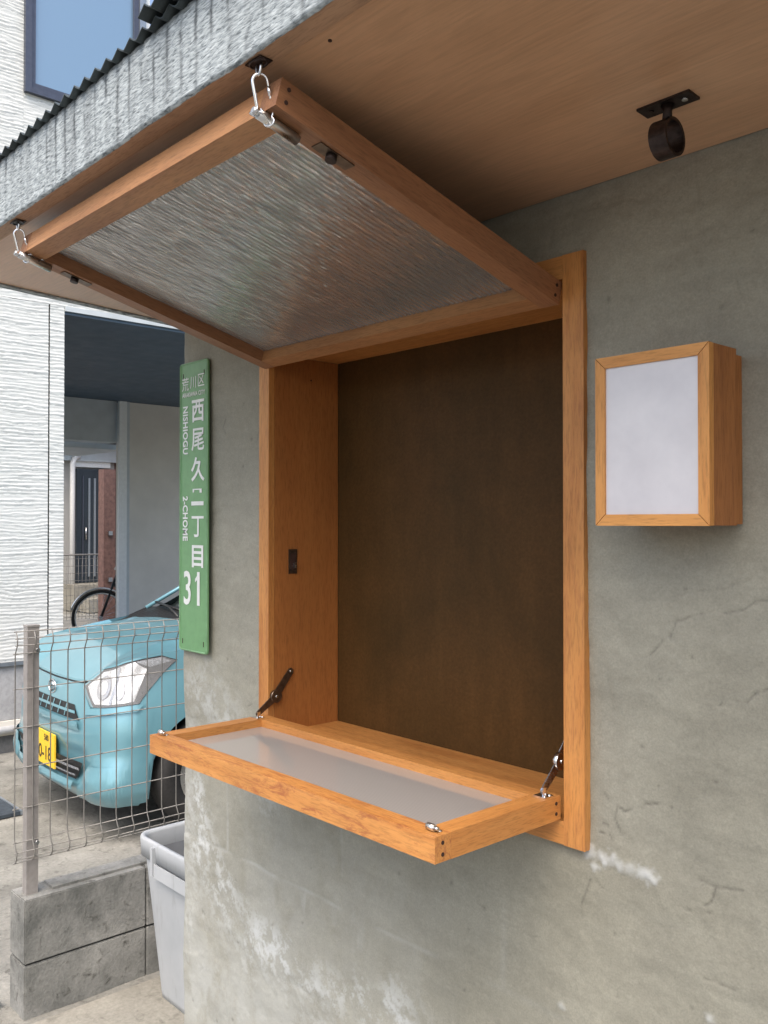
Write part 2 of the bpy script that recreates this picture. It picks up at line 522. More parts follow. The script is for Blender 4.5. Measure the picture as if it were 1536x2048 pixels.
def front_wall():
    st = 0.0028
    xs = np.concatenate([np.arange(WX0, -0.25, st), np.linspace(-0.25, WX1, 60)[1:]])
    zs = np.arange(-0.03, 1.975, st)
    X, Z = np.meshgrid(xs, zs, indexing='ij')
    warp = (fbm(X * 5, Z * 5, 71, 3) - 0.5) * 0.05
    h = (fbm(X * 3.2, Z * 3.2, 11, 4) - 0.5) * 0.014 + (fbm(X * 13, Z * 10, 13, 3) - 0.5) * 0.003                       # trowel undulation
    sw = fbm(X * 7 + Z * 3 + warp * 30, Z * 16 - X * 5, 23, 3)               # sweeping strokes
    h += (np.abs(sw - 0.5) < 0.03) * 0.0  + (sw - 0.5) * 0.004
    h += (fbm(X * 60, Z * 60, 5, 3) - 0.5) * 0.0013 + (fbm(X * 150, Z * 150, 6, 2) - 0.5) * 0.0006
    # ridges: edges of thin mortar laps
    lap = fbm(X * 4.2 + 3, Z * 5.5, 41, 3)
    h += np.clip((lap - 0.52) * 22, 0, 1) * 0.0012
    lap2 = fbm(X * 6.2 + 9, Z * 3.5 + X * 2, 47, 3)
    h += np.clip((lap2 - 0.60) * 18, 0, 1) * 0.0010
    # ghost of the block joints (0.40 x 0.20)
    jy = (Z + 0.055 + warp * 0.25) % 0.2
    row = np.floor((Z + 0.055 + warp * 0.25) / 0.2)
    jx = (X + 0.13 + (row % 2) * 0.2 + warp * 0.25) % 0.4
    dj = np.minimum(np.minimum(jy, 0.2 - jy), np.minimum(jx, 0.4 - jx))
    brk = np.clip((fbm(X * 6, Z * 6, 61, 3) - 0.40) * 6, 0, 1)
    lowleft = np.clip((1.05 - Z) * 2.2, 0, 1) * np.clip((-0.75 - X) * 1.6, 0.12, 1)
    upper = 0.30 * np.clip((Z - 1.6) * 3, 0, 1)
    jm = np.exp(-(dj / 0.006) ** 2) * brk
    h -= jm * 0.0018 * (lowleft + upper)
    bloom = jm * 0.50 * lowleft
    wide = np.clip((fbm(X * 2.4 + 7, Z * 2.4, 88, 4) - 0.30) * 2.2, 0, 1) * np.clip((1.42 - Z) * 1.5, 0, 1) * np.clip((-1.0 - X) * 1.6, 0, 1)
    bloom = np.maximum(bloom, wide * 0.50 * np.clip(fbm(X * 30, Z * 18, 89, 4) * 1.8, 0, 1))
    # efflorescence clouds, lower left
    cl = fbm(X * 5.5 + Z, Z * 5.5, 81, 5, 0.62)
    st2 = fbm(X * 26 + warp * 20, Z * 7, 85, 4, 0.6)
    diag = np.clip(1.0 - np.abs((Z - (0.92 - (X + 1.9) * 0.55))) * 2.4, 0, 1)
    amt = np.clip((cl - 0.46) * 4.5, 0, 1) * np.clip((st2 - 0.36) * 3.6, 0, 1)
    bloom = np.maximum(bloom, 0.35 * amt * (0.20 + 0.75 * diag) * np.clip((1.35 - Z) * 1.8, 0, 1) * np.clip((-0.9 - X) * 2.2, 0, 1))
    # speckled salt band that runs down to the right, plus pale runs near the corner
    def band(pts, wid, amp, seed, lo=0.40, gain=5.0):
        nonlocal bloom, h
        P_ = [wpx(*p) for p in pts]
        dd = np.full_like(X, 9.0)
        for (ax_, az_), (bx_, bz_) in zip(P_, P_[1:]):
            L2 = (bx_ - ax_) ** 2 + (bz_ - az_) ** 2
            t_ = np.clip(((X - ax_) * (bx_ - ax_) + (Z - az_) * (bz_ - az_)) / L2, 0, 1)
            dd = np.minimum(dd, np.hypot(X - ax_ - t_ * (bx_ - ax_), Z - az_ - t_ * (bz_ - az_)))
        wv = wid * (0.5 + fbm(X * 9, Z * 9, seed, 3))
        fall = np.exp(-(dd / wv) ** 2)
        spk = np.clip((fbm(X * 46 + Z * 16, Z * 42, seed + 1, 5, 0.78) - lo) * gain, 0, 1)
        med = np.clip((fbm(X * 9, Z * 8, seed + 5, 3) - 0.12) * 3.0, 0, 1)
        bloom = np.maximum(bloom, fall * amp * (0.26 + 0.74 * spk) * med)
        h = h + fall * spk * med * 0.0006
    band([(392, 1600), (400, 1690), (455, 1800), (520, 1880), (640, 1960), (800, 2060)], 0.070, 0.85, 301, 0.44, 6.0)
    band([(372, 1500), (376, 1700), (384, 1900), (470, 2040)], 0.085, 0.55, 331, 0.36, 3.0)
    band([(400, 1380), (470, 1480), (520, 1560)], 0.07, 0.50, 361, 0.42, 5.0)
    band([(390, 1740), (470, 1900), (640, 2040)], 0.10, 0.50, 371, 0.36, 3.0)
    # pale salt crust under the right casing corner and a few chalk spots
    for (px, py, r, a) in ((1200, 1712, 0.010, 0.8), (1216, 1722, 0.012, 0.9), (1236, 1728, 0.010, 0.6), (1262, 1736, 0.012, 0.5),
                           (1288, 1748, 0.014, 0.8), (1303, 1756, 0.010, 0.7), (1190, 1732, 0.008, 0.7), (1175, 1702, 0.010, 0.6), (1417, 2038, 0.007, 0.6),
                           (1124, 2012, 0.006, 0.4)):
        cx, cz = wpx(px, py)
        rr = np.sqrt((X - cx) ** 2 + (Z - cz) ** 2) / r + (fbm(X * 110, Z * 110, 99, 3) - 0.5) * 1.6
        s = np.clip(1.25 - rr, 0, 1)
        bloom = np.maximum(bloom, s * a)
        h += s * 0.0012
    crack = np.zeros_like(X)
    lines = [
        ([(1300, 1310), (1325, 1282), (1345, 1262), (1352, 1240), (1400, 1228), (1470, 1222), (1536, 1200)], 0.6),
        ([(1536, 1378), (1510, 1388), (1490, 1410), (1468, 1398), (1440, 1410)], 0.8),
        ([(1200, 1572), (1214, 1600), (1232, 1612), (1248, 1624), (1290, 1608), (1340, 1612)], 0.9),
        ([(1232, 1612), (1228, 1640), (1240, 1668)], 0.7),
        ([(1204, 1648), (1214, 1652)], 1.0), ([(1196, 1664), (1206, 1668)], 1.0), ([(1216, 1668), (1222, 1680)], 0.7),
        ([(1178, 1760), (1170, 1785), (1160, 1810), (1158, 1870)], 0.7),
        ([(1190, 1762), (1204, 1778)], 0.5),
        ([(1432, 1772), (1420, 1806), (1408, 1812), (1376, 1820), (1420, 1828)], 0.9),
        ([(1400, 1760), (1440, 1775), (1485, 1782)], 0.7),
        ([(1408, 1958), (1470, 1982)], 0.6),
        ([(1000, 1842), (1040, 1858), (1070, 1875)], 0.35),
        ([(500, 1128), (505, 1150), (522, 1165)], 0.4),
        ([(452, 838), (446, 856), (452, 868)], 0.6),
        ([(498, 1412), (506, 1408)], 1.0), ([(514, 863), (512, 880)], 0.6),
        ([(386, 1400), (410, 1430), (420, 1470)], 0.3),
        ([(1395, 250), (1400, 300), (1396, 350), (1404, 420)], 0.3),
        ([(1180, 420), (1220, 410), (1290, 405)], 0.3),
        ([(1480, 560), (1492, 600)], 0.3), ([(1340, 1195), (1420, 1180), (1500, 1160)], 0.25),
    ]
    rs = random.Random(4)
    for pts, a in lines:
        P = [Vector(wpx(*p)) for p in pts]
        # jitter between the points
        Q = [P[0]]
        for p, q in zip(P, P[1:]):
            n = max(1, int((q - p).length / 0.012))
            for i in range(1, n + 1):
                w = p.lerp(q, i / n)
                if i < n:
                    w = w + Vector((rs.uniform(-1, 1), rs.uniform(-1, 1))) * 0.0035
                Q.append(w)
        for p, q in zip(Q, Q[1:]):
            x0, x1 = min(p.x, q.x) - 0.01, max(p.x, q.x) + 0.01
            z0, z1 = min(p.y, q.y) - 0.01, max(p.y, q.y) + 0.01
            i0, i1 = np.searchsorted(xs, [x0, x1]); k0, k1 = np.searchsorted(zs, [z0, z1])
            sx, sz = X[i0:i1, k0:k1], Z[i0:i1, k0:k1]
            if sx.size == 0:
                continue
            d = q - p
            t = np.clip(((sx - p.x) * d.x + (sz - p.y) * d.y) / (d.length_squared + 1e-9), 0, 1)
            dist = np.hypot(sx - p.x - t * d.x, sz - p.y - t * d.y)
            w = np.exp(-(dist / 0.0015) ** 2) * min(1, a * 1.1)
            gap = np.clip((fbm(sx * 45, sz * 45, 201, 2) - 0.28) * 6, 0, 1)
            crack[i0:i1, k0:k1] = np.maximum(crack[i0:i1, k0:k1], w * 0.62 * gap)
            h[i0:i1, k0:k1] -= w * 0.0013 * gap
    # pin holes
    for k in range(90):
        cx, cz = rs.uniform(-1.92, -0.4), rs.uniform(0.3, 1.95)
        rad = rs.uniform(0.0016, 0.004)
        i0, i1 = np.searchsorted(xs, [cx - 0.012, cx + 0.012]); k0, k1 = np.searchsorted(zs, [cz - 0.012, cz + 0.012])
        d = np.hypot(X[i0:i1, k0:k1] - cx, (Z[i0:i1, k0:k1] - cz) * rs.uniform(0.6, 1.4))
        w = np.exp(-(d / rad) ** 2)
        h[i0:i1, k0:k1] -= w * 0.0015
        crack[i0:i1, k0:k1] = np.maximum(crack[i0:i1, k0:k1], w * 0.5)
    # round the outer corner and let it wobble
    e = np.clip((X - WX0) / 0.012, 0, 1)
    ynow = -h + (1 - np.sqrt(np.clip(1 - (1 - e) ** 2, 0, 1))) * 0.012
    Xs = X + (1 - np.clip((X - WX0) / 0.03, 0, 1)) * (fbm(Z * 9, Z * 0 + 2, 33, 4) - 0.5) * 0.012
    P = np.stack([Xs, ynow, Z], -1)
    xm, zm = (X[:-1, :-1] + X[1:, 1:]) / 2, (Z[:-1, :-1] + Z[1:, 1:]) / 2
    keep = ~((xm > OX0) & (xm < OX1) & (zm > OZ0) & (zm < OZ1))
    o = grid_mesh('front_wall', P, M['wall'], shop, keep=keep, attrs={'crack': crack, 'bloom': np.clip(bloom, 0, 1)})
    # the side wall continues from the same edge
    edge = P[0]
    ys = np.concatenate([np.linspace(0, 1, 40)[1:] * 0.6, np.linspace(0.6, 5.0, 60)[1:]])
    S = np.zeros((len(ys) + 1, len(zs), 3))
    S[0] = edge
    for i, y in enumerate(ys):
        S[i + 1, :, 0] = WX0 + (fbm(zs * 4, zs * 0 + y * 4, 52, 4) - 0.5) * 0.008
        S[i + 1, :, 1] = 0.012 + y
        S[i + 1, :, 2] = zs
    grid_mesh('side_wall', S, M['wall'], shop, attrs={'crack': np.zeros(S.shape[:2]), 'bloom': np.zeros(S.shape[:2])}, flip=True)
front_wall()
for (sx_, sy_) in ((-0.745, -0.50), (-1.75, -0.50), (0.20, -0.50)):
    disc('nail_head', (sx_, sy_, 1.964 - math.tan(R(3.2)) * sy_ + 0.0024), (0, 0, 1), 0.0022, 0.0014, M['hole'], shop, 10)
# closed back and right of the building
bm = bmesh.new()
add_box(bm, -1.90, 1.6, 5.0, 5.1, 0, 2.0)
add_box(bm, 1.5, 1.6, 0.02, 4.99, 0, 2.0)
obj('rear_wall', bm, M['wall'], shop)

# eave: soffit, trim, fascia, roof (rises 3.2 degrees towards the street)
KS = math.tan(R(3.2))
def sz(y):
    return 1.964 - KS * y
EX0, EX1, EY = -1.985, 1.6, -0.547
def slab_y(name, x0, x1, y0, y1, lo, th, mat, bevel=0.001, parent=shop):
    bm = bmesh.new()
    prism_pts(bm, [(x0, y0, sz(y0) + lo), (x0, y1, sz(y1) + lo), (x0, y1, sz(y1) + lo + th), (x0, y0, sz(y0) + lo + th)],
              [(x1, y0, sz(y0) + lo), (x1, y1, sz(y1) + lo), (x1, y1, sz(y1) + lo + th), (x1, y0, sz(y0) + lo + th)])
    return obj(name, bm, mat, parent, bevel=bevel)
slab_y('soffit', EX0 + 0.024, EX1, EY + 0.029, -0.006, 0.003, 0.012, M['ply'], 0)
slab_y('eave_trim', EX0, EX1, EY + 0.002, EY + 0.028, -0.001, 0.05, M['eave'])
slab_y('gable_trim', EX0, EX0 + 0.022, EY + 0.0285, 5.1, 0.0, 0.10, M['fascia'])
# gap line between soffit and mortar
def fascia():
    xs = np.arange(EX0, -0.2, 0.003)
    xs = np.concatenate([xs, np.linspace(-0.2, EX1, 80)[1:]])
    zl = np.linspace(0, 1, 46)
    X, T = np.meshgrid(xs, zl, indexing='ij')
    z0, z1 = 1.9925, 2.103
    Z = z0 + T * (z1 - z0) + (fbm(X * 14, X * 0, 8, 3) - 0.5) * 0.004 * (1 - T)
    h = (fbm(X * 90 + Z * 60, Z * 520 - X * 110, 14, 3) - 0.5) * 0.0028 + (fbm(X * 6, Z * 12, 15, 3) - 0.5) * 0.002
    Y = EY - 0.003 - h
    Y = np.where(T < 0.02, Y + (0.02 - T) / 0.02 * 0.004, Y)
    # vertical drip streaks, one below each roof groove
    ph = (X / 0.0345 + 0.25 * fbm(X * 5, Z * 14, 16, 2)) % 1.0
    d = np.minimum(ph, 1 - ph)
    st = np.exp(-(d / 0.095) ** 2) * np.clip((fbm(X * 28, Z * 34, 17, 3) - 0.26) * 3.2, 0, 1)
    st *= np.clip(0.35 + T * 0.9, 0, 1) * np.clip(fbm(X * 9, X * 0 + 3, 18, 2) * 1.8 + 0.1, 0.3, 1)
    top = np.clip((T - 0.93) * 12, 0, 0.8)
    grid_mesh('fascia', np.stack([X, Y, Z], -1), M['fascia'], shop, attrs={'streak': np.clip(np.maximum(st * 1.0, top), 0, 1)}, flip=False)
fascia()
bm = bmesh.new(); add_box(bm, EX0, EX1, EY + 0.004, EY + 0.03, 2.045, 2.1)
obj('fascia_backing', bm, M['fascia'], shop)

def corr_sheet(name, x0, x1, y0, y1, zoff, pitch=0.0345, amp=0.0052):
    n = int((x1 - x0) / pitch * 8)
    xs = np.linspace(x0, x1, n)
    ys = np.linspace(y0, y1, 14)
    X, Y = np.meshgrid(xs, ys, indexing='ij')
    ph = (X / pitch) % 1.0
    tri = 1 - np.abs(ph - 0.5) * 2
    Z = 2.104 + amp * 2 * tri ** 1.25 - amp * 0.4 + KS * -(Y - EY) + zoff + (fbm(X * 3, Y * 3, 77, 2) - 0.5) * 0.004
    P = np.stack([X, Y, Z], -1)
    o = grid_mesh(name, P, M['roof'], shop, smooth=False)
    md = o.modifiers.new('thick', 'SOLIDIFY'); md.thickness = 0.0016
    return o
corr_sheet('roof_sheet', -2.0, -0.93, EY - 0.013, 5.1, 0.0)
corr_sheet('roof_sheet', -1.035, 0.35, EY - 0.028, 5.1, 0.008)
corr_sheet('roof_sheet', 0.25, 1.65, EY - 0.013, 5.1, 0.0)
box('ridge_batten', (-2.0, 1.6, 0.0, 0.05, 2.03, 2.065), M['eave'], shop)

# ================================================================== SERVICE WINDOW (casing, reveal, dark sheet)
win = thing('service_window', 'square wood-cased serving hatch opening with a dark brown sheet inside', 'window', (-1.18, 0, 1.04))
def wbox(name, b6, mat, bevel=0.0012, parent=None):
    p = parent or win
    b = list(b6)
    loc = p.location
    b = [b[0] - loc.x, b[1] - loc.x, b[2] - loc.y, b[3] - loc.y, b[4] - loc.z, b[5] - loc.z]
    return box(name, b, mat, p, bevel)
CY0 = -0.011
wbox('casing', (-1.590, -1.5555, CY0, 0.0035, 1.007, 1.876), M['wz'])
wbox('casing', (-0.8045, -0.768, CY0, 0.0035, 1.007, 1.876), M['wz'])
wbox('casing', (-1.5553, -0.805, CY0 + 0.0005, 0.0035, 1.0075, 1.0415), M['wx'])
wbox('casing', (-1.5553, -0.805, CY0 + 0.0005, 0.0035, 1.8415, 1.8755), M['wx'])
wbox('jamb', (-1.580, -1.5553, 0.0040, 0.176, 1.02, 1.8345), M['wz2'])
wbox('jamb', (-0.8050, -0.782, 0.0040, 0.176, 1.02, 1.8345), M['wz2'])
wbox('sill', (-1.5550, -0.8055, 0.0040, 0.176, 1.015, 1.0405), M['wx'])
wbox('header', (-1.5550, -0.8055, 0.0205, 0.176, 1.835, 1.858), M['wx'])
wbox('header_fillet', (-1.5545, -0.8055, 0.0045, 0.020, 1.834, 1.841), M['wx'])
wbox('sheet', (-1.5545, -0.8055, 0.1765, 0.184, 1.01, 1.86), M['screen'])
# striker plate let into the left jamb
wl = win.location
def rel(p, loc):
    return (p[0] - loc.x, p[1] - loc.y, p[2] - loc.z)
sp = wbox('catch_plate', (-1.5549, -1.5535, 0.040, 0.062, 1.372, 1.424), M['bronze'], 0.0004)
bm = bmesh.new()
lx, ly, lz = wl
add_box(bm, -1.5535 - lx, -1.5529 - lx, 0.0435 - ly, 0.0585 - ly, 1.380 - lz, 1.416 - lz)
sl = obj('slot', bm, M['hole'], sp)
tg = obj('latch_tongue', (lambda b: (add_box(b, -1.5529 - lx, -1.546 - lx, 0.051 - ly, 0.0545 - ly, 1.384 - lz, 1.396 - lz), b)[1])(bmesh.new()), M['steel'], sp, bevel=0.0006)
for (yy, zz) in ((0.030, 1.150), (0.10, 1.79)):
    disc('screw_hole', (-1.5547 - lx, yy - ly, zz - lz), (1, 0, 0), 0.0018, 0.001, M['hole'], win, 10)

# ================================================================== UPPER FLAP (awning)
AX0, AX1 = -1.5666, -0.8101
HW = (AX1 - AX0) / 2
LEN, TH, RW = 0.530, 0.035, 0.033
TILT = 15.0
awn = thing('glazed_flap', 'upper hatch flap in orange wood frame with ribbed glass, propped open under the eave', 'flap',
            ((AX0 + AX1) / 2, -0.0125, 1.8035), (R(-TILT), 0, 0))
# stiles run along local y, rails along local x; the ends of the rails butt into the stiles
def lbox(name, b6, mat, parent, bevel=0.0016):
    return box(name, b6, mat, parent, bevel)
lbox('stile', (-HW, -HW + RW, -LEN, 0, 0, TH), M['wred'], awn)
lbox('stile', (HW - RW, HW, -LEN, 0, 0, TH), M['wred'], awn)
RI = HW - RW - 0.0002
lbox('rail', (-RI, RI, -LEN + 0.0004, -LEN + RW, 0.0004, TH - 0.0004), M['wtan'], awn)
lbox('rail', (-RI, RI, -RW, -0.0004, 0.0004, TH - 0.0004), M['wtan'], awn)
def ribpane():
    x0, x1, y0, y1 = -HW + RW - 0.004, HW - RW + 0.004, -LEN + RW - 0.004, -RW + 0.004
    xs = np.arange(x0, x1, 0.0011)
    ys = np.linspace(y0, y1, 120)
    X, Y = np.meshgrid(xs, ys, indexing='ij')
    w = X / 0.0100 + 0.35 * fbm(X * 20, Y * 14, 91, 3)
    Zb = 0.0200 + 0.0015 * np.abs(np.sin(w * math.pi)) + 0.0018 * fbm(X * 120, Y * 30, 92, 3)
    Zt = np.full_like(X, 0.0262)
    PB = np.stack([X, Y, Zb], -1)
    PT = np.stack([X, Y, Zt], -1)
    nu, nv = X.shape
    V = np.concatenate([PB.reshape(-1, 3), PT.reshape(-1, 3)])
    idx = np.arange(nu * nv).reshape(nu, nv)
    qb = np.stack([idx[:-1, :-1], idx[:-1, 1:], idx[1:, 1:], idx[1:, :-1]], -1).reshape(-1, 4)
    qt = np.stack([idx[:-1, :-1], idx[1:, :-1], idx[1:, 1:], idx[:-1, 1:]], -1).reshape(-1, 4) + nu * nv
    side = []
    n = nu * nv
    for a, b in ((idx[:, 0], 0), (idx[:, -1], 1), (idx[0, :], 1), (idx[-1, :], 0)):
        s = np.stack([a[:-1], a[1:], a[1:] + n, a[:-1] + n], -1)
        side.append(s if b == 0 else s[:, ::-1])
    q = np.concatenate([qb, qt] + side)
    me = bpy.data.meshes.new('glass_pane')
    me.vertices.add(len(V)); me.vertices.foreach_set('co', V.reshape(-1).astype(np.float32))
    me.loops.add(q.size); me.loops.foreach_set('vertex_index', q.reshape(-1).astype(np.int32))
    me.polygons.add(len(q)); me.polygons.foreach_set('loop_start', (np.arange(len(q)) * 4).astype(np.int32))
    me.polygons.foreach_set('use_smooth', np.concatenate([np.full(len(qb), True), np.full(len(q) - len(qb), False)]))
    me.update(calc_edges=True); me.validate()
    me.materials.append(M['rib'])
    link(bpy.data.objects.new('glass_pane', me), awn)
ribpane()
for s in (-1, 1):
    # barrel bolt lying under the stile end, its bolt poking out past the front edge
    bx = s * (HW - 0.022)
    bb = tube('barrel_bolt', [(bx, -LEN - 0.006, -0.0065), (bx, -LEN + 0.004, -0.0065), (bx, -LEN + 0.050, -0.0065)], 0.0062, M['alu'], awn, 16)
    tube('bolt_pin', [(bx, -LEN - 0.014, -0.0065), (bx, -LEN - 0.0055, -0.0065)], 0.0038, M['steel'], bb, 12)
    for yy in (-LEN + 0.010, -LEN + 0.03):
        disc('screw', (bx - s * 0.009, yy, -0.0012), (0, 0, 1), 0.0028, 0.0022, M['steel'], bb, 10)
    cp = lbox('catch', (s * (HW - 0.016) - 0.009, s * (HW - 0.016) + 0.009, -LEN + 0.072, -LEN + 0.125, -0.0016, 0.0002), M['bronze'], awn, 0.0004)
    disc('catch_knob', (s * (HW - 0.016), -LEN + 0.096, -0.005), (0, 0, 1), 0.007, 0.0075, M['iron'], cp, 16, 0.001)
    for yy in (-LEN + 0.012, -0.012):
        for zz in (0.010, 0.026):
            disc('screw_plug', (s * (HW + 0.0002), yy, zz), (1, 0, 0), 0.0026, 0.0012, M['hole'], awn, 12)

# ================================================================== LOWER FLAP (counter)
FL = 0.275
cnt = thing('counter_flap', 'lower hatch flap folded down as a counter, orange wood around a milky sheet', 'flap', ((AX0 + AX1) / 2, 0.0, 1.044))
CT = 0.035
lbox('stile', (-HW, -HW + 0.033, -FL + 0.0302, -0.0112, 0, CT), M['wy'], cnt)
lbox('stile', (HW - 0.033, HW, -FL + 0.0302, -0.0112, 0, CT), M['wy'], cnt)
lbox('rail', (-HW, HW, -FL, -FL + 0.030, 0.0003, CT - 0.0003), M['wxs'], cnt, 0.0022)
lbox('rail', (-HW + 0.0332, HW - 0.0332, -0.043, -0.0115, 0.0003, CT - 0.0003), M['wx'], cnt)
lbox('translucent_panel', (-HW + 0.030, HW - 0.030, -FL + 0.027, -0.040, 0.014, 0.020), M['poly'], cnt, 0)
for s in (-1, 1):
    bx = s * (HW - 0.020)
    bb = tube('bolt', [(bx - 0.007, -FL + 0.014, CT + 0.0050), (bx + 0.006, -FL + 0.014, CT + 0.0050)], 0.0048, M['alu'], cnt, 14)
    tube('bolt_pin', [(bx + 0.006, -FL + 0.014, CT + 0.005), (bx + 0.012, -FL + 0.014, CT + 0.005)], 0.0026, M['steel'], bb, 10)
    disc('screw', (bx + 0.009, -FL + 0.020, CT + 0.0008), (0, 0, 1), 0.003, 0.002, M['steel'], bb, 10)
    for yy in (-FL + 0.014, -0.022):
        for zz in (0.010, 0.025):
            disc('screw_plug', (s * (HW + 0.0002), yy, zz), (1, 0, 0), 0.0027, 0.0012, M['hole'], cnt, 12)

def bar2(bm, p, q, w0, w1, x0, x1):
    """flat tapering bar lying in the y-z plane between p and q (y, z) and x0..x1"""
    p, q = Vector(p), Vector(q)
    d = (q - p).normalized(); n = Vector((-d.y, d.x))
    prof = []
    for k in range(7):
        a = math.pi / 2 + math.pi * k / 6
        prof.append(p + (d * math.cos(a) + n * math.sin(a)) * w0)
    for k in range(7):
        a = -math.pi / 2 + math.pi * k / 6
        prof.append(q + (d * math.cos(a) + n * math.sin(a)) * w1)
    prism_pts(bm, [(x0, v.x, v.y) for v in prof], [(x1, v.x, v.y) for v in prof])

def stay(side):
    loc = cnt.location
    if side < 0:
        xa, xb, m = -1.5535, -1.5515, M['bronze']
        foot, knee, top = (-0.040, 1.0875), (0.0050, 1.1175), (0.044, 1.165)
    else:
        xa, xb, m = -0.8095, -0.8075, M['steel']
        foot, knee, top = (-0.034, 1.0875), (0.0065, 1.1235), (0.044, 1.168)
    s = side
    def L(p):
        return (p[0] - loc.y, p[1] - loc.z)
    bm = bmesh.new()
    x0 = xa - loc.x; x1 = xb - loc.x
    bar2(bm, L(knee), L(top), 0.0086, 0.0072, x0, x1)
    if side < 0:
        o_ = (0.0022, 0.0042)
    else:
        o_ = (-0.0222, -0.0202)
        bm.free(); bm = bmesh.new()
        x0 -= 0.018; x1 -= 0.018
        bar2(bm, L(knee), L(top), 0.0086, 0.0072, x0, x1)
    st = obj('folding_stay', bm, m, cnt, bevel=0.0004)
    bm = bmesh.new()
    y0 = x1 + 0.0003; y1 = x1 + 0.0022
    bar2(bm, L(foot), L(knee), 0.0056, 0.0080, y0, y1)
    obj('lower_arm', bm, m, st, bevel=0.0004)
    k = L(knee)
    disc('pivot', ((x1 + y1) / 2, k[0], k[1]), (1, 0, 0), 0.0132, 0.0075, M['chrome'] if side > 0 else m, st, 24, 0.001)
    disc('rivet', ((x1 + y1) / 2 + 0.004, k[0], k[1]), (1, 0, 0), 0.0035, 0.003, M['chrome'], st, 14, 0.0006)
    f = L(foot)
    fp = box('foot_plate', (y0 - 0.010, y1 + 0.010, f[0] - 0.0095, f[0] + 0.0105, CT, CT + 0.0018), M['chrome'], st, 0.0004)
    box('foot_lug', (y1 + 0.0003, y1 + 0.0024, f[0] - 0.004, f[0] + 0.004, CT + 0.0018, CT + 0.013), M['chrome'], st, 0.0004)
    for yy in (-0.006, 0.006):
        disc('screw', (y1 + 0.006, f[0] + yy, CT + 0.0024), (0, 0, 1), 0.0022, 0.0016, M['steel'], st, 10)
    t = L(top)
    disc('screw', (y0 + 0.0004, t[0], t[1]), (1, 0, 0), 0.0030, 0.003, M['steel'], st, 12)
stay(-1)
stay(1)

# ================================================================== CHAIN HANGERS
def hanger(x, y, dx, label):
    z = sz(y) - 0.002
    t = thing('hanger', label, 'hook', (x, y, z), group='link hangers holding the flap open')
    # oval eye plate screwed to the eave trim
    bm = bmesh.new()
    add_tube(bm, [(0.013 * math.cos(a), 0.008 * math.sin(a), -0.001) for a in [2 * math.pi * k / 16 for k in range(16)]], 0.0016, 6, closed=True)
    add_box(bm, -0.0145, 0.0145, -0.0085, 0.0085, -0.0012, 0.0002)
    obj('eye_plate', bm, M['iron'], t)
    tube('eye', [(0.0045 * math.cos(a), 0, -0.002 - 0.012 * math.sin(a)) for a in [math.pi * k / 12 for k in range(13)]], 0.0017, M['steel'], t, 8)
    # quick link: long stadium of round rod
    top = Vector((0.0, 0.0, -0.0125)); bot = Vector((dx, 0.012, -0.0600))
    ax = (bot - top).normalized()
    sd_ = Vector((0.72, 0.69, 0)).cross(Vector((0, 0, 1))).normalized()
    sd_ = Vector((0.62, 0.78, 0)); sd_ = (sd_ - ax * sd_.dot(ax)).normalized()
    L = (bot - top).length; rr = 0.0082
    pts = []
    for k in range(13):
        a = math.pi * k / 12
        pts.append(top + ax * (rr - math.sin(a) * rr) + sd_ * (-math.cos(a) * rr))
    for k in range(13):
        a = math.pi * k / 12
        pts.append(top + ax * (L - rr + math.sin(a) * rr) + sd_ * (math.cos(a) * rr))
    # thicker back, thin gate
    rad = [0.0021 if (p - top).dot(sd_) < 0.002 else 0.0013 for p in pts]
    ql = tube('quick_link', pts, 0.0021, M['chrome'], t, 10, closed=True, radii=rad)
    gp = top + ax * (L * 0.30) + sd_ * rr
    tube('gate_sleeve', [gp, gp + ax * 0.010], 0.0022, M['chrome'], ql, 10)
    # small ring and shackle to the barrel bolt
    c = bot + Vector((0.001, 0.002, -0.0015))
    tube('ring', [c + Vector((0.0055 * math.cos(a), 0.003 * math.cos(a), 0.0055 * math.sin(a))) for a in [2 * math.pi * k / 18 for k in range(18)]], 0.0013, M['chrome'], t, 8, closed=True)
    return t, c
for x, y, dx, s, lab in ((-0.8300, -0.5330, -0.0010, 1, 'shiny quick link and ring hanging the near corner of the glazed flap from the eave'),
                         (-1.5480, -0.5330, 0.0010, -1, 'shiny quick link and ring hanging the far corner of the glazed flap from the eave')):
    t, c = hanger(x, y, dx, lab)
    # world position of the bolt pin
    a = R(-TILT)
    bx = s * (HW - 0.022); ly_, lz_ = -LEN - 0.011, -0.0065
    pin = Vector((awn.location.x + bx, awn.location.y + ly_ * math.cos(a) - lz_ * math.sin(a), awn.location.z + ly_ * math.sin(a) + lz_ * math.cos(a)))
    pin -= t.location
    w = Vector((0.0062, 0, 0))
    tube('shackle', [pin - w + Vector((0, 0, -0.002)), pin - w * 0.9 + (c - pin) * 0.5, c - w * 0.25 + Vector((0, 0, -0.003)), c + Vector((0, 0, -0.0045)),
                     c + w * 0.25 + Vector((0, 0, -0.003)), pin + w * 0.9 + (c - pin) * 0.5, pin + w + Vector((0, 0, -0.002))], 0.0013, M['chrome'], t, 8)
    disc('shackle_pin', pin, (1, 0, 0), 0.0022, 0.016, M['chrome'], t, 10)

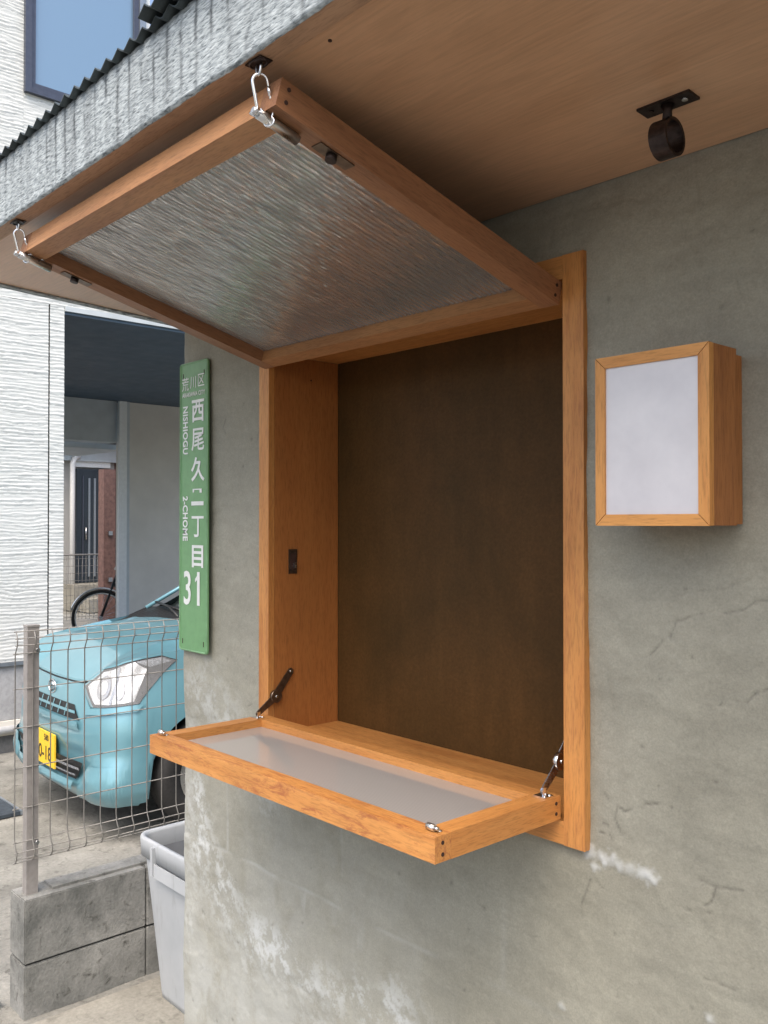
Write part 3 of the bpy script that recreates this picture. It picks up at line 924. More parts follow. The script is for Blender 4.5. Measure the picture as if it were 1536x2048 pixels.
# ================================================================== POLE BRACKET under the soffit
brk = thing('pole_bracket', 'small dark iron pole ring bracket screwed under the plywood eave', 'bracket', (-0.5560, -0.1420, sz(-0.1420) + 0.003), (R(-3.2), 0, 0))
bm = bmesh.new()
n = 0.0125
pl_ = [(-0.034, -n), (0.034, -n), (0.034, n), (-0.034, n)]
prism_pts(bm, [(x, y, 0) for x, y in pl_], [(x, y, -0.0030) for x, y in pl_])
bp = obj('plate', bm, M['iron'], brk, bevel=0.0008)
for s in (-1, 1):
    disc('screw', (s * 0.022, 0.0, -0.0036), (0, 0, 1), 0.0036, 0.0016, M['steel'] if s > 0 else M['iron'], bp, 14, 0.0004)
tube('stem', [(0, 0, -0.003), (0, 0, -0.010), (0, 0, -0.024)], 0.005, M['iron'], brk, 12, radii=[0.0085, 0.0052, 0.0062])
bm = bmesh.new()
rings = []
ro, ri, w2 = 0.0225, 0.0188, 0.0112
for k in range(36):
    a = 2 * math.pi * k / 36
    rings.append([bm.verts.new((xx, rad * math.cos(a), -0.0435 + rad * math.sin(a))) for xx, rad in ((-w2, ro), (w2, ro), (w2, ri), (-w2, ri))])
for k in range(36):
    a, b = rings[k], rings[(k + 1) % 36]
    for i in range(4):
        bm.faces.new([a[i], a[(i + 1) % 4], b[(i + 1) % 4], b[i]])
obj('ring', bm, M['iron'], brk, smooth=False, bevel=0.0008)

# ================================================================== LIGHT BOX
lb = thing('wall_light_box', 'wooden wall lantern box with blank white front panel, right of the hatch', 'light box', (-0.611, 0.0, 1.476))
def B(name, x0, x1, y0, y1, z0, z1, mat, parent=lb, bevel=0.001):
    l = lb.location
    return box(name, (x0 - l.x, x1 - l.x, y0 - l.y, y1 - l.y, z0 - l.z, z1 - l.z), mat, parent, bevel)
LX0, LX1, LY0, LY1, LZ0, LZ1 = -0.691, -0.531, -0.094, -0.0256, 1.4765, 1.6966
def mitre(name, pts, mat):
    l = lb.location
    bm = bmesh.new()
    prism_pts(bm, [(x - l.x, LY0, z - l.z) for x, z in pts], [(x - l.x, LY0 + 0.011, z - l.z) for x, z in pts])
    return obj(name, bm, mat, lb, bevel=0.0008)
fw = 0.0145
gp = 0.0006
mitre('front_frame', [(LX0, LZ0 + gp), (LX0 + fw, LZ0 + fw + gp), (LX0 + fw, LZ1 - fw - gp), (LX0, LZ1 - gp)], M['wboxf'])
mitre('front_frame', [(LX1, LZ0 + gp), (LX1, LZ1 - gp), (LX1 - fw, LZ1 - fw - gp), (LX1 - fw, LZ0 + fw + gp)], M['wboxf'])
mitre('front_frame', [(LX0 + gp, LZ1), (LX0 + fw + gp, LZ1 - fw), (LX1 - fw - gp, LZ1 - fw), (LX1 - gp, LZ1)], M['wboxfx'])
mitre('front_frame', [(LX0 + gp, LZ0), (LX1 - gp, LZ0), (LX1 - fw - gp, LZ0 + fw), (LX0 + fw + gp, LZ0 + fw)], M['wboxfx'])
yb = LY0 + 0.0114
B('side_board', LX1 - 0.010, LX1 - 0.0003, yb, LY1, LZ0 + 0.0004, LZ1 - 0.0004, M['wbox'])
B('side_board', LX0 + 0.0003, LX0 + 0.010, yb, LY1, LZ0 + 0.0004, LZ1 - 0.0004, M['wbox'])
B('top_board', LX0 + 0.0103, LX1 - 0.0103, yb, LY1, LZ1 - 0.0104, LZ1 - 0.0006, M['wx'])
B('bottom_board', LX0 + 0.0103, LX1 - 0.0103, yb, LY1, LZ0 + 0.0006, LZ0 + 0.0104, M['wx'])
B('acrylic_panel', LX0 + fw - 0.003, LX1 - fw + 0.003, LY0 + 0.0030, LY0 + 0.0055, LZ0 + fw - 0.003, LZ1 - fw + 0.003, M['acr'], bevel=0)
B('rear_box', LX0 + 0.006, LX1 - 0.005, LY1 + 0.0002, -0.001, LZ0 + 0.002, LZ1 - 0.006, M['wbox'])

# ================================================================== ADDRESS SIGN
def sign_mat():
    m, nt, b = new_mat('green_enamel')
    v = coords(nt)
    c = ramp(nt, noise(nt, v, 9, 5, 0.6), [(0.3, (0.125, 0.285, 0.125)), (0.7, (0.165, 0.345, 0.155))])
    c = mix(nt, 0.4, c, ramp(nt, noise(nt, v, 60, 4), [(0.3, 0.8), (0.7, 1.1)]), 'MULTIPLY')
    nt.links.new(c, b.inputs['Base Color'])
    b.inputs['Roughness'].default_value = 0.35
    bump(nt, b, noise(nt, v, 12, 3), 0.25, 0.003)
    return m
M['green'] = sign_mat()
M['rim'] = simple('sign_rim', (0.17, 0.33, 0.17), 0.4, var=0.2, scale=40)
M['ink'] = simple('white_enamel', (0.72, 0.74, 0.72), 0.4, var=0.06)
SX0, SX1, SZ0, SZ1 = -1.9175, -1.7915, 1.179, 1.858
sgn = thing('address_sign', 'tall narrow green street address plate with white characters on the wall corner', 'sign', ((SX0 + SX1) / 2, -0.0115, SZ0))
SW, SH = SX1 - SX0, SZ1 - SZ0
def rrect(w, h, r, n=5, off=0.0):
    pts = []
    for cx, cz, a0 in ((w / 2 - r, r, -90), (w / 2 - r, h - r, 0), (-w / 2 + r, h - r, 90), (-w / 2 + r, r, 180)):
        for k in range(n + 1):
            a = R(a0 + 90 * k / n)
            pts.append((cx + (r - off) * math.cos(a), cz + (r - off) * math.sin(a)))
    return pts
bm = bmesh.new()
pts = rrect(SW, SH, 0.009)
prism_pts(bm, [(x, -0.002, z) for x, z in pts], [(x, 0.0015, z) for x, z in pts])
obj('plate', bm, M['green'], sgn)
bm = bmesh.new()
o1, i1 = rrect(SW, SH, 0.009, off=0.0001), rrect(SW, SH, 0.009, off=0.0045)
va = [bm.verts.new((x, -0.0022, z)) for x, z in o1]
vm = [bm.verts.new((x * 0.985, -0.0052, z)) for x, z in rrect(SW, SH, 0.009, off=0.0022)]
vb = [bm.verts.new((x, -0.0022, z)) for x, z in i1]
for A_, B_ in ((va, vm), (vm, vb)):
    for k in range(len(A_)):
        f = bm.faces.new([A_[k], A_[(k + 1) % len(A_)], B_[(k + 1) % len(A_)], B_[k]]); f.smooth = True
obj('raised_rim', bm, M['rim'], sgn)

def glyphs(name, s, size, x, z, parent, mat, yy=-0.0030, rotz=0.0, bold=0.0, sx=1.0, sz_=1.0, th=0.0005, align='CENTER', spacing=1.0):
    cu = bpy.data.curves.new(name, 'FONT')
    cu.body = s
    cu.size = size
    cu.align_x = align
    cu.align_y = 'CENTER'
    cu.offset = bold
    cu.extrude = 0.0
    cu.resolution_u = 3
    cu.space_character = spacing
    tmp = bpy.data.objects.new('tmp_text', cu)
    COL.objects.link(tmp)
    dg = bpy.context.evaluated_depsgraph_get()
    dg.update()
    me = bpy.data.meshes.new_from_object(tmp.evaluated_get(dg))
    bpy.data.objects.remove(tmp)
    bpy.data.curves.remove(cu)
    if not me.vertices:
        return None
    me.name = name
    # centre on its bounding box
    co = np.zeros(len(me.vertices) * 3); me.vertices.foreach_get('co', co); co = co.reshape(-1, 3)
    c = (co.min(0) + co.max(0)) / 2 if align == 'CENTER' else np.array([0, (co[:, 1].min() + co[:, 1].max()) / 2, 0])
    co -= c
    ca, sa = math.cos(rotz), math.sin(rotz)
    X = (co[:, 0] * ca - co[:, 1] * sa) * sx
    Zz = (co[:, 0] * sa + co[:, 1] * ca) * sz_
    co2 = np.stack([x + X, np.full(len(X), yy), z + Zz], -1)
    me.vertices.foreach_set('co', co2.reshape(-1).astype(np.float32))
    me.polygons.foreach_set('use_smooth', np.zeros(len(me.polygons), dtype=bool))
    me.update()
    me.materials.clear(); me.materials.append(mat)
    o = link(bpy.data.objects.new(name, me), parent)
    md = o.modifiers.new('thick', 'SOLIDIFY'); md.thickness = th; md.offset = 0
    return o
def sy(py):   # photo row on the plate -> height on it
    return SH * (1 - (py - 724) / (1304 - 724))
CXR, CXL = 0.020, -0.036
for ch, x, py, sz2, asp in (('荒', -0.037, 767, 0.034, 1.05), ('川', -0.002, 766, 0.032, 1.0), ('区', 0.034, 764, 0.034, 1.0)):
    glyphs('lettering', ch, sz2, x, sy(py), sgn, M['ink'], sx=asp * 0.95)
glyphs('lettering', 'ARAKAWA CITY', 0.0145, 0.0, sy(789), sgn, M['ink'], sx=0.95, bold=0.0002)
for ch, py in (('西', 824), ('尾', 881), ('久', 940), ('丁', 1054), ('目', 1113)):
    glyphs('lettering', ch, 0.058, CXR, sy(py), sgn, M['ink'], bold=0.0006 if ch in '尾丁' else 0.0012, sx=1.02 if ch != '目' else 1.2, sz_=1.0)
# the worn numeral two: short broken upper stroke, heavy lower stroke
bm = bmesh.new()
add_box(bm, CXR - 0.022, CXR + 0.018, -0.0034, -0.0028, sy(981), sy(979) )
add_box(bm, CXR - 0.022, CXR - 0.016, -0.0034, -0.0028, sy(986), sy(981))
add_box(bm, CXR + 0.009, CXR + 0.018, -0.0034, -0.0028, sy(987), sy(981))
add_box(bm, CXR - 0.028, CXR + 0.026, -0.0034, -0.0028, sy(1012), sy(1004))
obj('lettering', bm, M['ink'], sgn)
glyphs('lettering', 'NISHIOGU', 0.027, CXL, sy(860), sgn, M['ink'], rotz=R(-90), bold=0.0007, sx=1.12, sz_=0.86, spacing=1.06)
glyphs('lettering', '2-CHOME', 0.027, CXL, sy(1038), sgn, M['ink'], rotz=R(-90), bold=0.0007, sx=1.12, sz_=0.86, spacing=1.06)
glyphs('lettering', '3', 0.104, -0.026, sy(1177), sgn, M['ink'], bold=0.0012, sx=0.80, sz_=1.06)
glyphs('lettering', '1', 0.104, 0.024, sy(1177), sgn, M['ink'], bold=0.0012, sx=0.9, sz_=1.06)
bm = bmesh.new()
zt = sy(1148)
fl = [(0.0225, zt), (0.0225, zt - 0.010), (0.010, zt - 0.019), (0.010, zt - 0.0115)]
prism_pts(bm, [(x, -0.0034, z) for x, z in fl], [(x, -0.0026, z) for x, z in fl])
obj('lettering', bm, M['ink'], sgn)
for x in (-0.048, 0.046):
    for py in (750, 1285):
        b0 = sy(py)
        bm = bmesh.new(); add_box(bm, x - 0.0012, x + 0.0012, -0.0026, -0.0018, b0 - 0.006, b0 + 0.006)
        obj('fixing_slot', bm, M['hole'], sgn)

# ================================================================== BLOCK WALL AND MESH FENCE
FX = -2.737
bwall = thing('block_wall', 'low two-course grey concrete block wall under the mesh fence', 'wall', (FX, 0, 0))
BT = 0.118
y0b = -0.068
blk = None
rs = random.Random(3)
for r_, (za, zb) in enumerate(((-0.05, 0.146), (0.152, 0.344))):
    y = y0b
    for k in range(9):
        ya, yb_ = y, y + 0.3965
        j = rs.uniform(-0.0012, 0.0012)
        n_ = 14
        bm = bmesh.new()
        add_box(bm, -BT + j, j, ya, yb_, za, zb)
        bmesh.ops.bevel(bm, geom=bm.edges[:], offset=0.003, segments=2, affect='EDGES')
        o = obj('concrete_block', bm, M['block'], bwall)
        y += 0.400
bm = bmesh.new(); add_box(bm, -BT + 0.008, -0.008, y0b + 0.006, y0b + 3.59, -0.05, 0.338)
obj('mortar_core', bm, M['joint'], bwall)
# slightly raised cap mortar on the top, set back from the front edge
bm = bmesh.new(); add_box(bm, -BT + 0.018, -0.030, 0.03, 3.4, 0.3445, 0.352)
obj('mortar_cap', bm, M['block'], bwall, bevel=0.004)

fen = thing('mesh_fence', 'beige welded wire mesh fence panel on posts, in front of the blue car', 'fence', (FX - 0.05, 0, 0.344))
def paint():
    return simple('fence_beige_paint', (0.33, 0.310, 0.295), 0.42, 0.3, 0.12, 40)
M['fpaint'] = paint()
M['wire'] = simple('fence_wire_paint', (0.22, 0.213, 0.198), 0.42, 0.3, 0.12, 60)
Z0 = 0.344
def fb(name, x0, x1, y0, y1, z0, z1, mat, parent=fen, bevel=0.001):
    l = fen.location
    return box(name, (x0 - l.x, x1 - l.x, y0 - l.y, y1 - l.y, z0 - l.z, z1 - l.z), mat, parent, bevel)
post_m = None
for py_ in (-0.030, 1.97):
    p = fb('post', FX - 0.072, FX - 0.040, py_ - 0.018, py_ + 0.018, Z0 - 0.03, 1.160, M['fpaint'], bevel=0.003)
    fb('post_cap', FX - 0.0735, FX - 0.0385, py_ - 0.0195, py_ + 0.0195, 1.1602, 1.166, M['fpaint'], parent=p)
    for zz in (1.090, 0.500):
        l = fen.location
        disc('clip_bolt', (FX - 0.036 - l.x, py_ + 0.012 - l.y, zz - l.z), (1, 0, 0), 0.006, 0.010, M['steel'], p, 12, 0.001)
# vertical wires, with the two folded beads
XW = FX - 0.034
vz = [(0.004, 0.452), (0.016, 0.462), (0.020, 0.484), (0.004, 0.508), (0, 0.530), (0, 0.80), (0, 1.082), (0.006, 1.092), (0.018, 1.112), (0.018, 1.130), (0.006, 1.152)]
bm = bmesh.new()
add_tube(bm, [(x, 0, z - 0.344) for x, z in vz], 0.0020, 6)
mw = bpy.data.meshes.new('wire'); bm.to_mesh(mw); bm.free(); mw.materials.append(M['wire'])
k = 0
y = -0.087
while y < 1.99:
    o = bpy.data.objects.new('wire', mw)
    link(o, fen); o.location = (XW - fen.location.x, y, 0)
    y += 0.0545
for i, (xo, z) in enumerate(((0.004, 0.452), (0.018, 0.466), (0.018, 0.486), (0.003, 0.512), (0, 0.613), (0, 0.7355), (0, 0.8575), (0, 0.975), (0.0, 1.082), (0.017, 1.109), (0.018, 1.130), (0.006, 1.150))):
    tube('wire', [(XW + xo - 0.0035 - fen.location.x, -0.092, z - 0.344), (XW + xo - 0.0035 - fen.location.x, 1.99, z - 0.344)], 0.0019, M['wire'], fen, 6)

# ================================================================== GREY BIN
def bin_mat():
    m, nt, b = new_mat('grey_bin_plastic')
    v = coords(nt)
    c = ramp(nt, noise(nt, v, 5, 5, 0.6), [(0.3, (0.37, 0.395, 0.415)), (0.7, (0.45, 0.475, 0.495))])
    sv = coords(nt, (40, 40, 5))
    c = mix(nt, ramp(nt, noise(nt, sv, 1.0, 5, 0.7), [(0.56, 0.0), (0.75, 0.45)]), c, (0.20, 0.20, 0.19))
    nt.links.new(c, b.inputs['Base Color'])
    b.inputs['Roughness'].default_value = 0.45
    bump(nt, b, noise(nt, v, 90, 3), 0.15, 0.001)
    return m
M['bin'] = bin_mat()
M['binin'] = simple('bin_inside', (0.11, 0.118, 0.128), 0.5)
bn = thing('open_bin', 'tall open pale grey plastic bin standing between block wall and shop', 'bin', (-2.400, 0.465, 0.0))
def rr_ring(w, d, r, z, n=5):
    pts = []
    for cx, cy, a0 in ((w / 2 - r, -d / 2 + r, -90), (w / 2 - r, d / 2 - r, 0), (-w / 2 + r, d / 2 - r, 90), (-w / 2 + r, -d / 2 + r, 180)):
        for k in range(n + 1):
            a = R(a0 + 90 * k / n)
            pts.append((cx + r * math.cos(a), cy + r * math.sin(a), z))
    return pts
def loft(bm, rings, close_first=True, close_last=False, mi=None):
    R_ = [[bm.verts.new(p) for p in rg] for rg in rings]
    for i in range(len(R_) - 1):
        a, b = R_[i], R_[i + 1]
        for k in range(len(a)):
            f = bm.faces.new([a[k], a[(k + 1) % len(a)], b[(k + 1) % len(a)], b[k]])
            f.smooth = True
            if mi: f.material_index = mi[i]
    if close_first: bm.faces.new(list(reversed(R_[0])))
    if close_last: bm.faces.new(R_[-1])
bw, bd, tw, td, bh = 0.385, 0.345, 0.470, 0.430, 0.500
def at(z, off=0.0):
    t = z / bh
    return (bw + (tw - bw) * t + off * 2, bd + (td - bd) * t + off * 2)
bm = bmesh.new()
rgs = []
for z in (0.0, 0.02, 0.25, 0.40, 0.455):
    w_, d_ = at(z); rgs.append(rr_ring(w_, d_, 0.045, z))
loft(bm, rgs + [rr_ring(at(0.455)[0] - 0.008, at(0.455)[1] - 0.008, 0.041, 0.455), rr_ring(bw - 0.01, bd - 0.01, 0.04, 0.012)], True, True, [0, 0, 0, 0, 0, 1])
obj('body', bm, [M['bin'], M['binin']], bn)
bm = bmesh.new()
w_, d_ = at(0.455)
loft(bm, [rr_ring(w_ + 0.001, d_ + 0.001, 0.045, 0.442), rr_ring(w_ + 0.022, d_ + 0.022, 0.05, 0.442), rr_ring(w_ + 0.028, d_ + 0.028, 0.052, 0.494),
          rr_ring(w_ + 0.022, d_ + 0.022, 0.05, 0.502), rr_ring(w_ + 0.004, d_ + 0.004, 0.045, 0.502), rr_ring(w_ - 0.006, d_ - 0.006, 0.04, 0.492), rr_ring(w_ - 0.010, d_ - 0.010, 0.04, 0.445)],
     False, False)
obj('rim', bm, M['bin'], bn)
for sx in (-1, 1):
    for sxx in (-0.115, 0.115):
        if sx < 0:
            box('rib', (sxx - 0.006, sxx + 0.006, -d_ / 2 - 0.024, -d_ / 2 - 0.010, 0.405, 0.490), M['bin'], bn, 0.002)
box('grip', (-0.109, 0.109, -d_ / 2 - 0.018, -d_ / 2 - 0.0145, 0.40, 0.441), M['bin'], bn, 0.001)

# ================================================================== BLUE CAR
def car_paint():
    m, nt, b = new_mat('light_blue_car_paint')
    v = coords(nt)
    b.inputs['Base Color'].default_value = (0.18, 0.38, 0.47, 1)
    b.inputs['Metallic'].default_value = 0.35
    b.inputs['Roughness'].default_value = 0.30
    b.inputs['Coat Weight'].default_value = 0.8
    b.inputs['Coat Roughness'].default_value = 0.05
    c = ramp(nt, noise(nt, v, 3, 5, 0.65), [(0.3, (0.140, 0.320, 0.385)), (0.7, (0.170, 0.365, 0.435))])
    nt.links.new(c, b.inputs['Base Color'])
    return m
M['car'] = car_paint()
M['glass_dark'] = simple('tinted_glass', (0.02, 0.028, 0.028), 0.04, 0.0, 0.05, 20, spec=0.9)
M['lens'] = (lambda: None)()
def lens_mat():
    m, nt, b = new_mat('headlamp_lens')
    b.inputs['Base Color'].default_value = (0.9, 0.92, 0.93, 1)
    b.inputs['Roughness'].default_value = 0.03
    b.inputs['Alpha'].default_value = 0.14
    b.inputs['Specular IOR Level'].default_value = 1.0
    return m
M['lens'] = lens_mat()
M['tinted'] = simple('lamp_dark', (0.40, 0.41, 0.43), 0.2, 0.6, 0.1)
M['housing'] = simple('lamp_housing', (0.035, 0.037, 0.04), 0.3, 0.2, 0.1)
M['frame3'] = simple('lamp_grey', (0.33, 0.35, 0.38), 0.25, 0.6, 0.1)
M['reflector'] = simple('reflector', (0.60, 0.61, 0.62), 0.28, 0.45, 0.12, 24)
M['plate_y'] = simple('yellow_plate', (0.80, 0.52, 0.03), 0.45, var=0.05)
car = thing('parked_car', 'light blue small hatchback parked behind the wire mesh fence', 'car', (-4.530, 0.706, 0.0), (0, 0, R(-2)))
car.scale = (0.98, 1, 1)
PC = [(0.0, 0.0), (0.16, 0.002), (0.32, 0.010), (0.47, 0.034), (0.585, 0.078), (0.655, 0.150), (0.695, 0.26), (0.718, 0.44),
      (0.730, 0.80), (0.737, 1.3), (0.737, 2.0), (0.730, 2.6), (0.705, 3.02), (0.64, 3.22), (0.50, 3.33), (0.25, 3.37), (0.0, 3.38)]
def cr(P, s):
    n = len(P) - 1
    s = min(max(s, 0), n - 1e-6)
    i = int(s); t = s - i
    g_ = lambda k: P[min(max(k, 0), n)]
    p0, p1, p2, p3 = g_(i - 1), g_(i), g_(i + 1), g_(i + 2)
    if i == 0: p0 = (-p2[0], p2[1])
    return tuple(0.5 * (2 * b_ + (c_ - a_) * t + (2 * a_ - 5 * b_ + 4 * c_ - d_) * t * t + (-a_ + 3 * b_ - 3 * c_ + d_) * t ** 3)
                 for a_, b_, c_, d_ in zip(p0, p1, p2, p3))
def interp(x, xs, ys):
    return float(np.interp(x, xs, ys))
def Hh(v, x):
    """hood / shoulder height"""
    c = interp(v, [0.0, 0.06, 0.12, 0.20, 0.30, 0.42, 0.6, 0.8, 0.95, 1.4, 2.4, 3.0, 3.38], [0.70, 0.735, 0.770, 0.812, 0.848, 0.880, 0.918, 0.948, 0.965, 0.985, 1.0, 1.0, 0.98])
    k = interp(v, [0, 0.3, 0.9], [0.02, 0.045, 0.055])
    return c - k * (abs(x) / 0.7) ** 3
def inset(z, v):
    """how far the skin steps back from the plan outline at this height"""
    front = interp(v, [0.0, 0.35, 0.8], [1.0, 0.6, 0.15])
    d = interp(z, [0.15, 0.18, 0.23, 0.27, 0.42, 0.50, 0.56, 0.64, 0.70, 0.76, 0.85, 1.0], [0.060, 0.030, 0.004, 0.0, 0.0, 0.004, 0.016, 0.040, 0.062, 0.085, 0.10, 0.13])
    side = interp(z, [0.15, 0.30, 0.60, 0.80, 1.0], [0.030, 0.010, 0.0, 0.012, 0.035])
    return d * front + side * (1 - front)
def skin(s, z, off=0.0, sgn_=1):
    x, v = cr(PC, s)
    x2, v2 = cr(PC, s + 0.02); x1, v1 = cr(PC, s - 0.02 if s > 0.02 else 0)
    tx, tv = x2 - x1, v2 - v1
    L = math.hypot(tx, tv) or 1
    nx, nv_ = tv / L, -tx / L              # outward normal in plan
    d = inset(z, v) - off
    # bumper corner wing: a proud fold low on the corners
    d -= 0.020 * math.exp(-((s - 4.3) / 1.1) ** 2) * interp(z, [0.17, 0.22, 0.34, 0.40], [0.3, 1, 1, 0])
    # recess around lower intake between the wings
    d += 0.018 * interp(s, [0, 2.6, 3.3], [1, 1, 0]) * interp(z, [0.23, 0.27, 0.38, 0.43], [0, 1, 1, 0])
    return Vector((sgn_ * (x - nx * d), v - nv_ * d, z))
def ztop(s):
    return interp(s, [0, 1.5, 2.2, 2.7, 3.15, 4.2, 5.2, 6.4, 6.9, 8, 10, 12, 14, 16], [0.712, 0.716, 0.722, 0.762, 0.795, 0.818, 0.838, 0.856, 0.866, 0.915, 0.960, 0.975, 0.965, 0.95])
def zsill(s):
    x, v = cr(PC, s)
    for ax_ in (0.56, 2.44):
        r_ = 0.315
        dd = abs(v - ax_)
        if dd < r_ and s > 3 and s < 13.5:
            return max(0.19, 0.275 + math.sqrt(r_ * r_ - dd * dd))
    return 0.16 if s < 5.6 else 0.19
def body_side(sgn_):
    ss = []
    for i in range(16):
        step = 0.125 if i < 8 else 0.0833
        ss += list(np.arange(i, i + 1, step))
    ss += [16 - 1e-4]
    rows = 26
    bm = bmesh.new()
    G = []
    for s in ss:
        x, v = cr(PC, s)
        z0 = zsill(s)
        zt = ztop(s)
        G.append([bm.verts.new(skin(s, z0 + (zt - z0) * (k / rows), 0, sgn_)) for k in range(rows + 1)])
    for a, b in zip(G, G[1:]):
        for k in range(rows):
            f = bm.faces.new([a[k], b[k], b[k + 1], a[k + 1]]); f.smooth = True
    return obj('body_side', bm, M['car'], car)
bpos = [body_side(1), body_side(-1)]
for b_ in bpos: b_.name = 'body_panel'
# bonnet
bm = bmesh.new()
G = []
smax = 7.55
for a_ in np.linspace(-smax, smax, 97):
    s = abs(a_); sg = 1 if a_ >= 0 else -1
    x, v = cr(PC, s)
    st_ = skin(s, ztop(s), 0.0, sg)
    tx = st_.x * 0.97
    tv = 0.74 - 0.10 * (abs(tx) / 0.7) ** 2
    row = []
    for b_ in np.linspace(0, 1, 15):
        px_, pv_ = st_.x + (tx - st_.x) * b_, st_.y + (max(tv, st_.y + 0.01) - st_.y) * b_
        z = Hh(pv_ if b_ > 0 else v, px_)
        z = st_.z if b_ == 0 else max(z, st_.z) if False else z + (st_.z - Hh(st_.y, st_.x)) * (1 - b_) ** 3
        # crease flanking the raised centre
        cz = 0.012 * math.exp(-((abs(px_) - (0.30 + 0.25 * pv_)) / 0.035) ** 2) * b_ * (1 - b_ * 0.4)
        row.append(bm.verts.new((px_, pv_, z + cz)))
    G.append(row)
for a, b in zip(G, G[1:]):
    for k in range(14):
        f = bm.faces.new([a[k], b[k], b[k + 1], a[k + 1]]); f.smooth = True
obj('bonnet', bm, M['car'], car)
# shut line of the bonnet above the grille and lamps
def strip(name, pts, w, mat, parent, off=0.002, n=1):
    bm = bmesh.new()
    A_ = [bm.verts.new(p + Vector((0, -off, -w / 2))) for p in pts]
    B_ = [bm.verts.new(p + Vector((0, -off, w / 2))) for p in pts]
    for i in range(len(pts) - 1):
        bm.faces.new([A_[i], A_[i + 1], B_[i + 1], B_[i]])
    return obj(name, bm, mat, parent)
def patch(name, c4, mat, off=0.003, nu=10, nv=6, sgn_=1, parent=None, solid=0.0):
    """quad given by four (s, z) corners laid on the skin"""
    bm = bmesh.new(); G = []
    for i in range(nu + 1):
        u = i / nu; row = []
        for j in range(nv + 1):
            w = j / nv
            s = (c4[0][0] * (1 - u) + c4[1][0] * u) * (1 - w) + (c4[3][0] * (1 - u) + c4[2][0] * u) * w
            z = (c4[0][1] * (1 - u) + c4[1][1] * u) * (1 - w) + (c4[3][1] * (1 - u) + c4[2][1] * u) * w
            row.append(bm.verts.new(skin(abs(s), z, off, sgn_ if s >= 0 else -sgn_)))
        G.append(row)
    for a, b in zip(G, G[1:]):
        for k in range(nv):
            f = bm.faces.new([a[k], b[k], b[k + 1], a[k + 1]]); f.smooth = True
    o = obj(name, bm, mat, parent or car)
    if solid:
        md = o.modifiers.new('thick', 'SOLIDIFY'); md.thickness = solid; md.offset = 1 if sgn_ > 0 else 1
    return o
def poly_patch(name, pts, mat, off, sg=1, parent=None, cuts=4, rise=None):
    bm = bmesh.new()
    vs = [bm.verts.new((a, b, 0)) for a, b in pts]
    f = bm.faces.new(vs)
    bmesh.ops.triangulate(bm, faces=[f])
    for _ in range(cuts):
        bmesh.ops.subdivide_edges(bm, edges=[e for e in bm.edges if abs(e.verts[0].co.x - e.verts[1].co.x) * 0.11 + abs(e.verts[0].co.y - e.verts[1].co.y) > 0.03], cuts=1)
        bmesh.ops.triangulate(bm, faces=bm.faces[:])
    for v in bm.verts:
        ss, zz = v.co.x, v.co.y
        o_ = off + (rise(ss, zz) if rise else 0)
        v.co = skin(abs(ss), zz, o_, sg if ss >= 0 else -sg)
    for f in bm.faces: f.smooth = True
    return obj(name, bm, mat, parent or car)
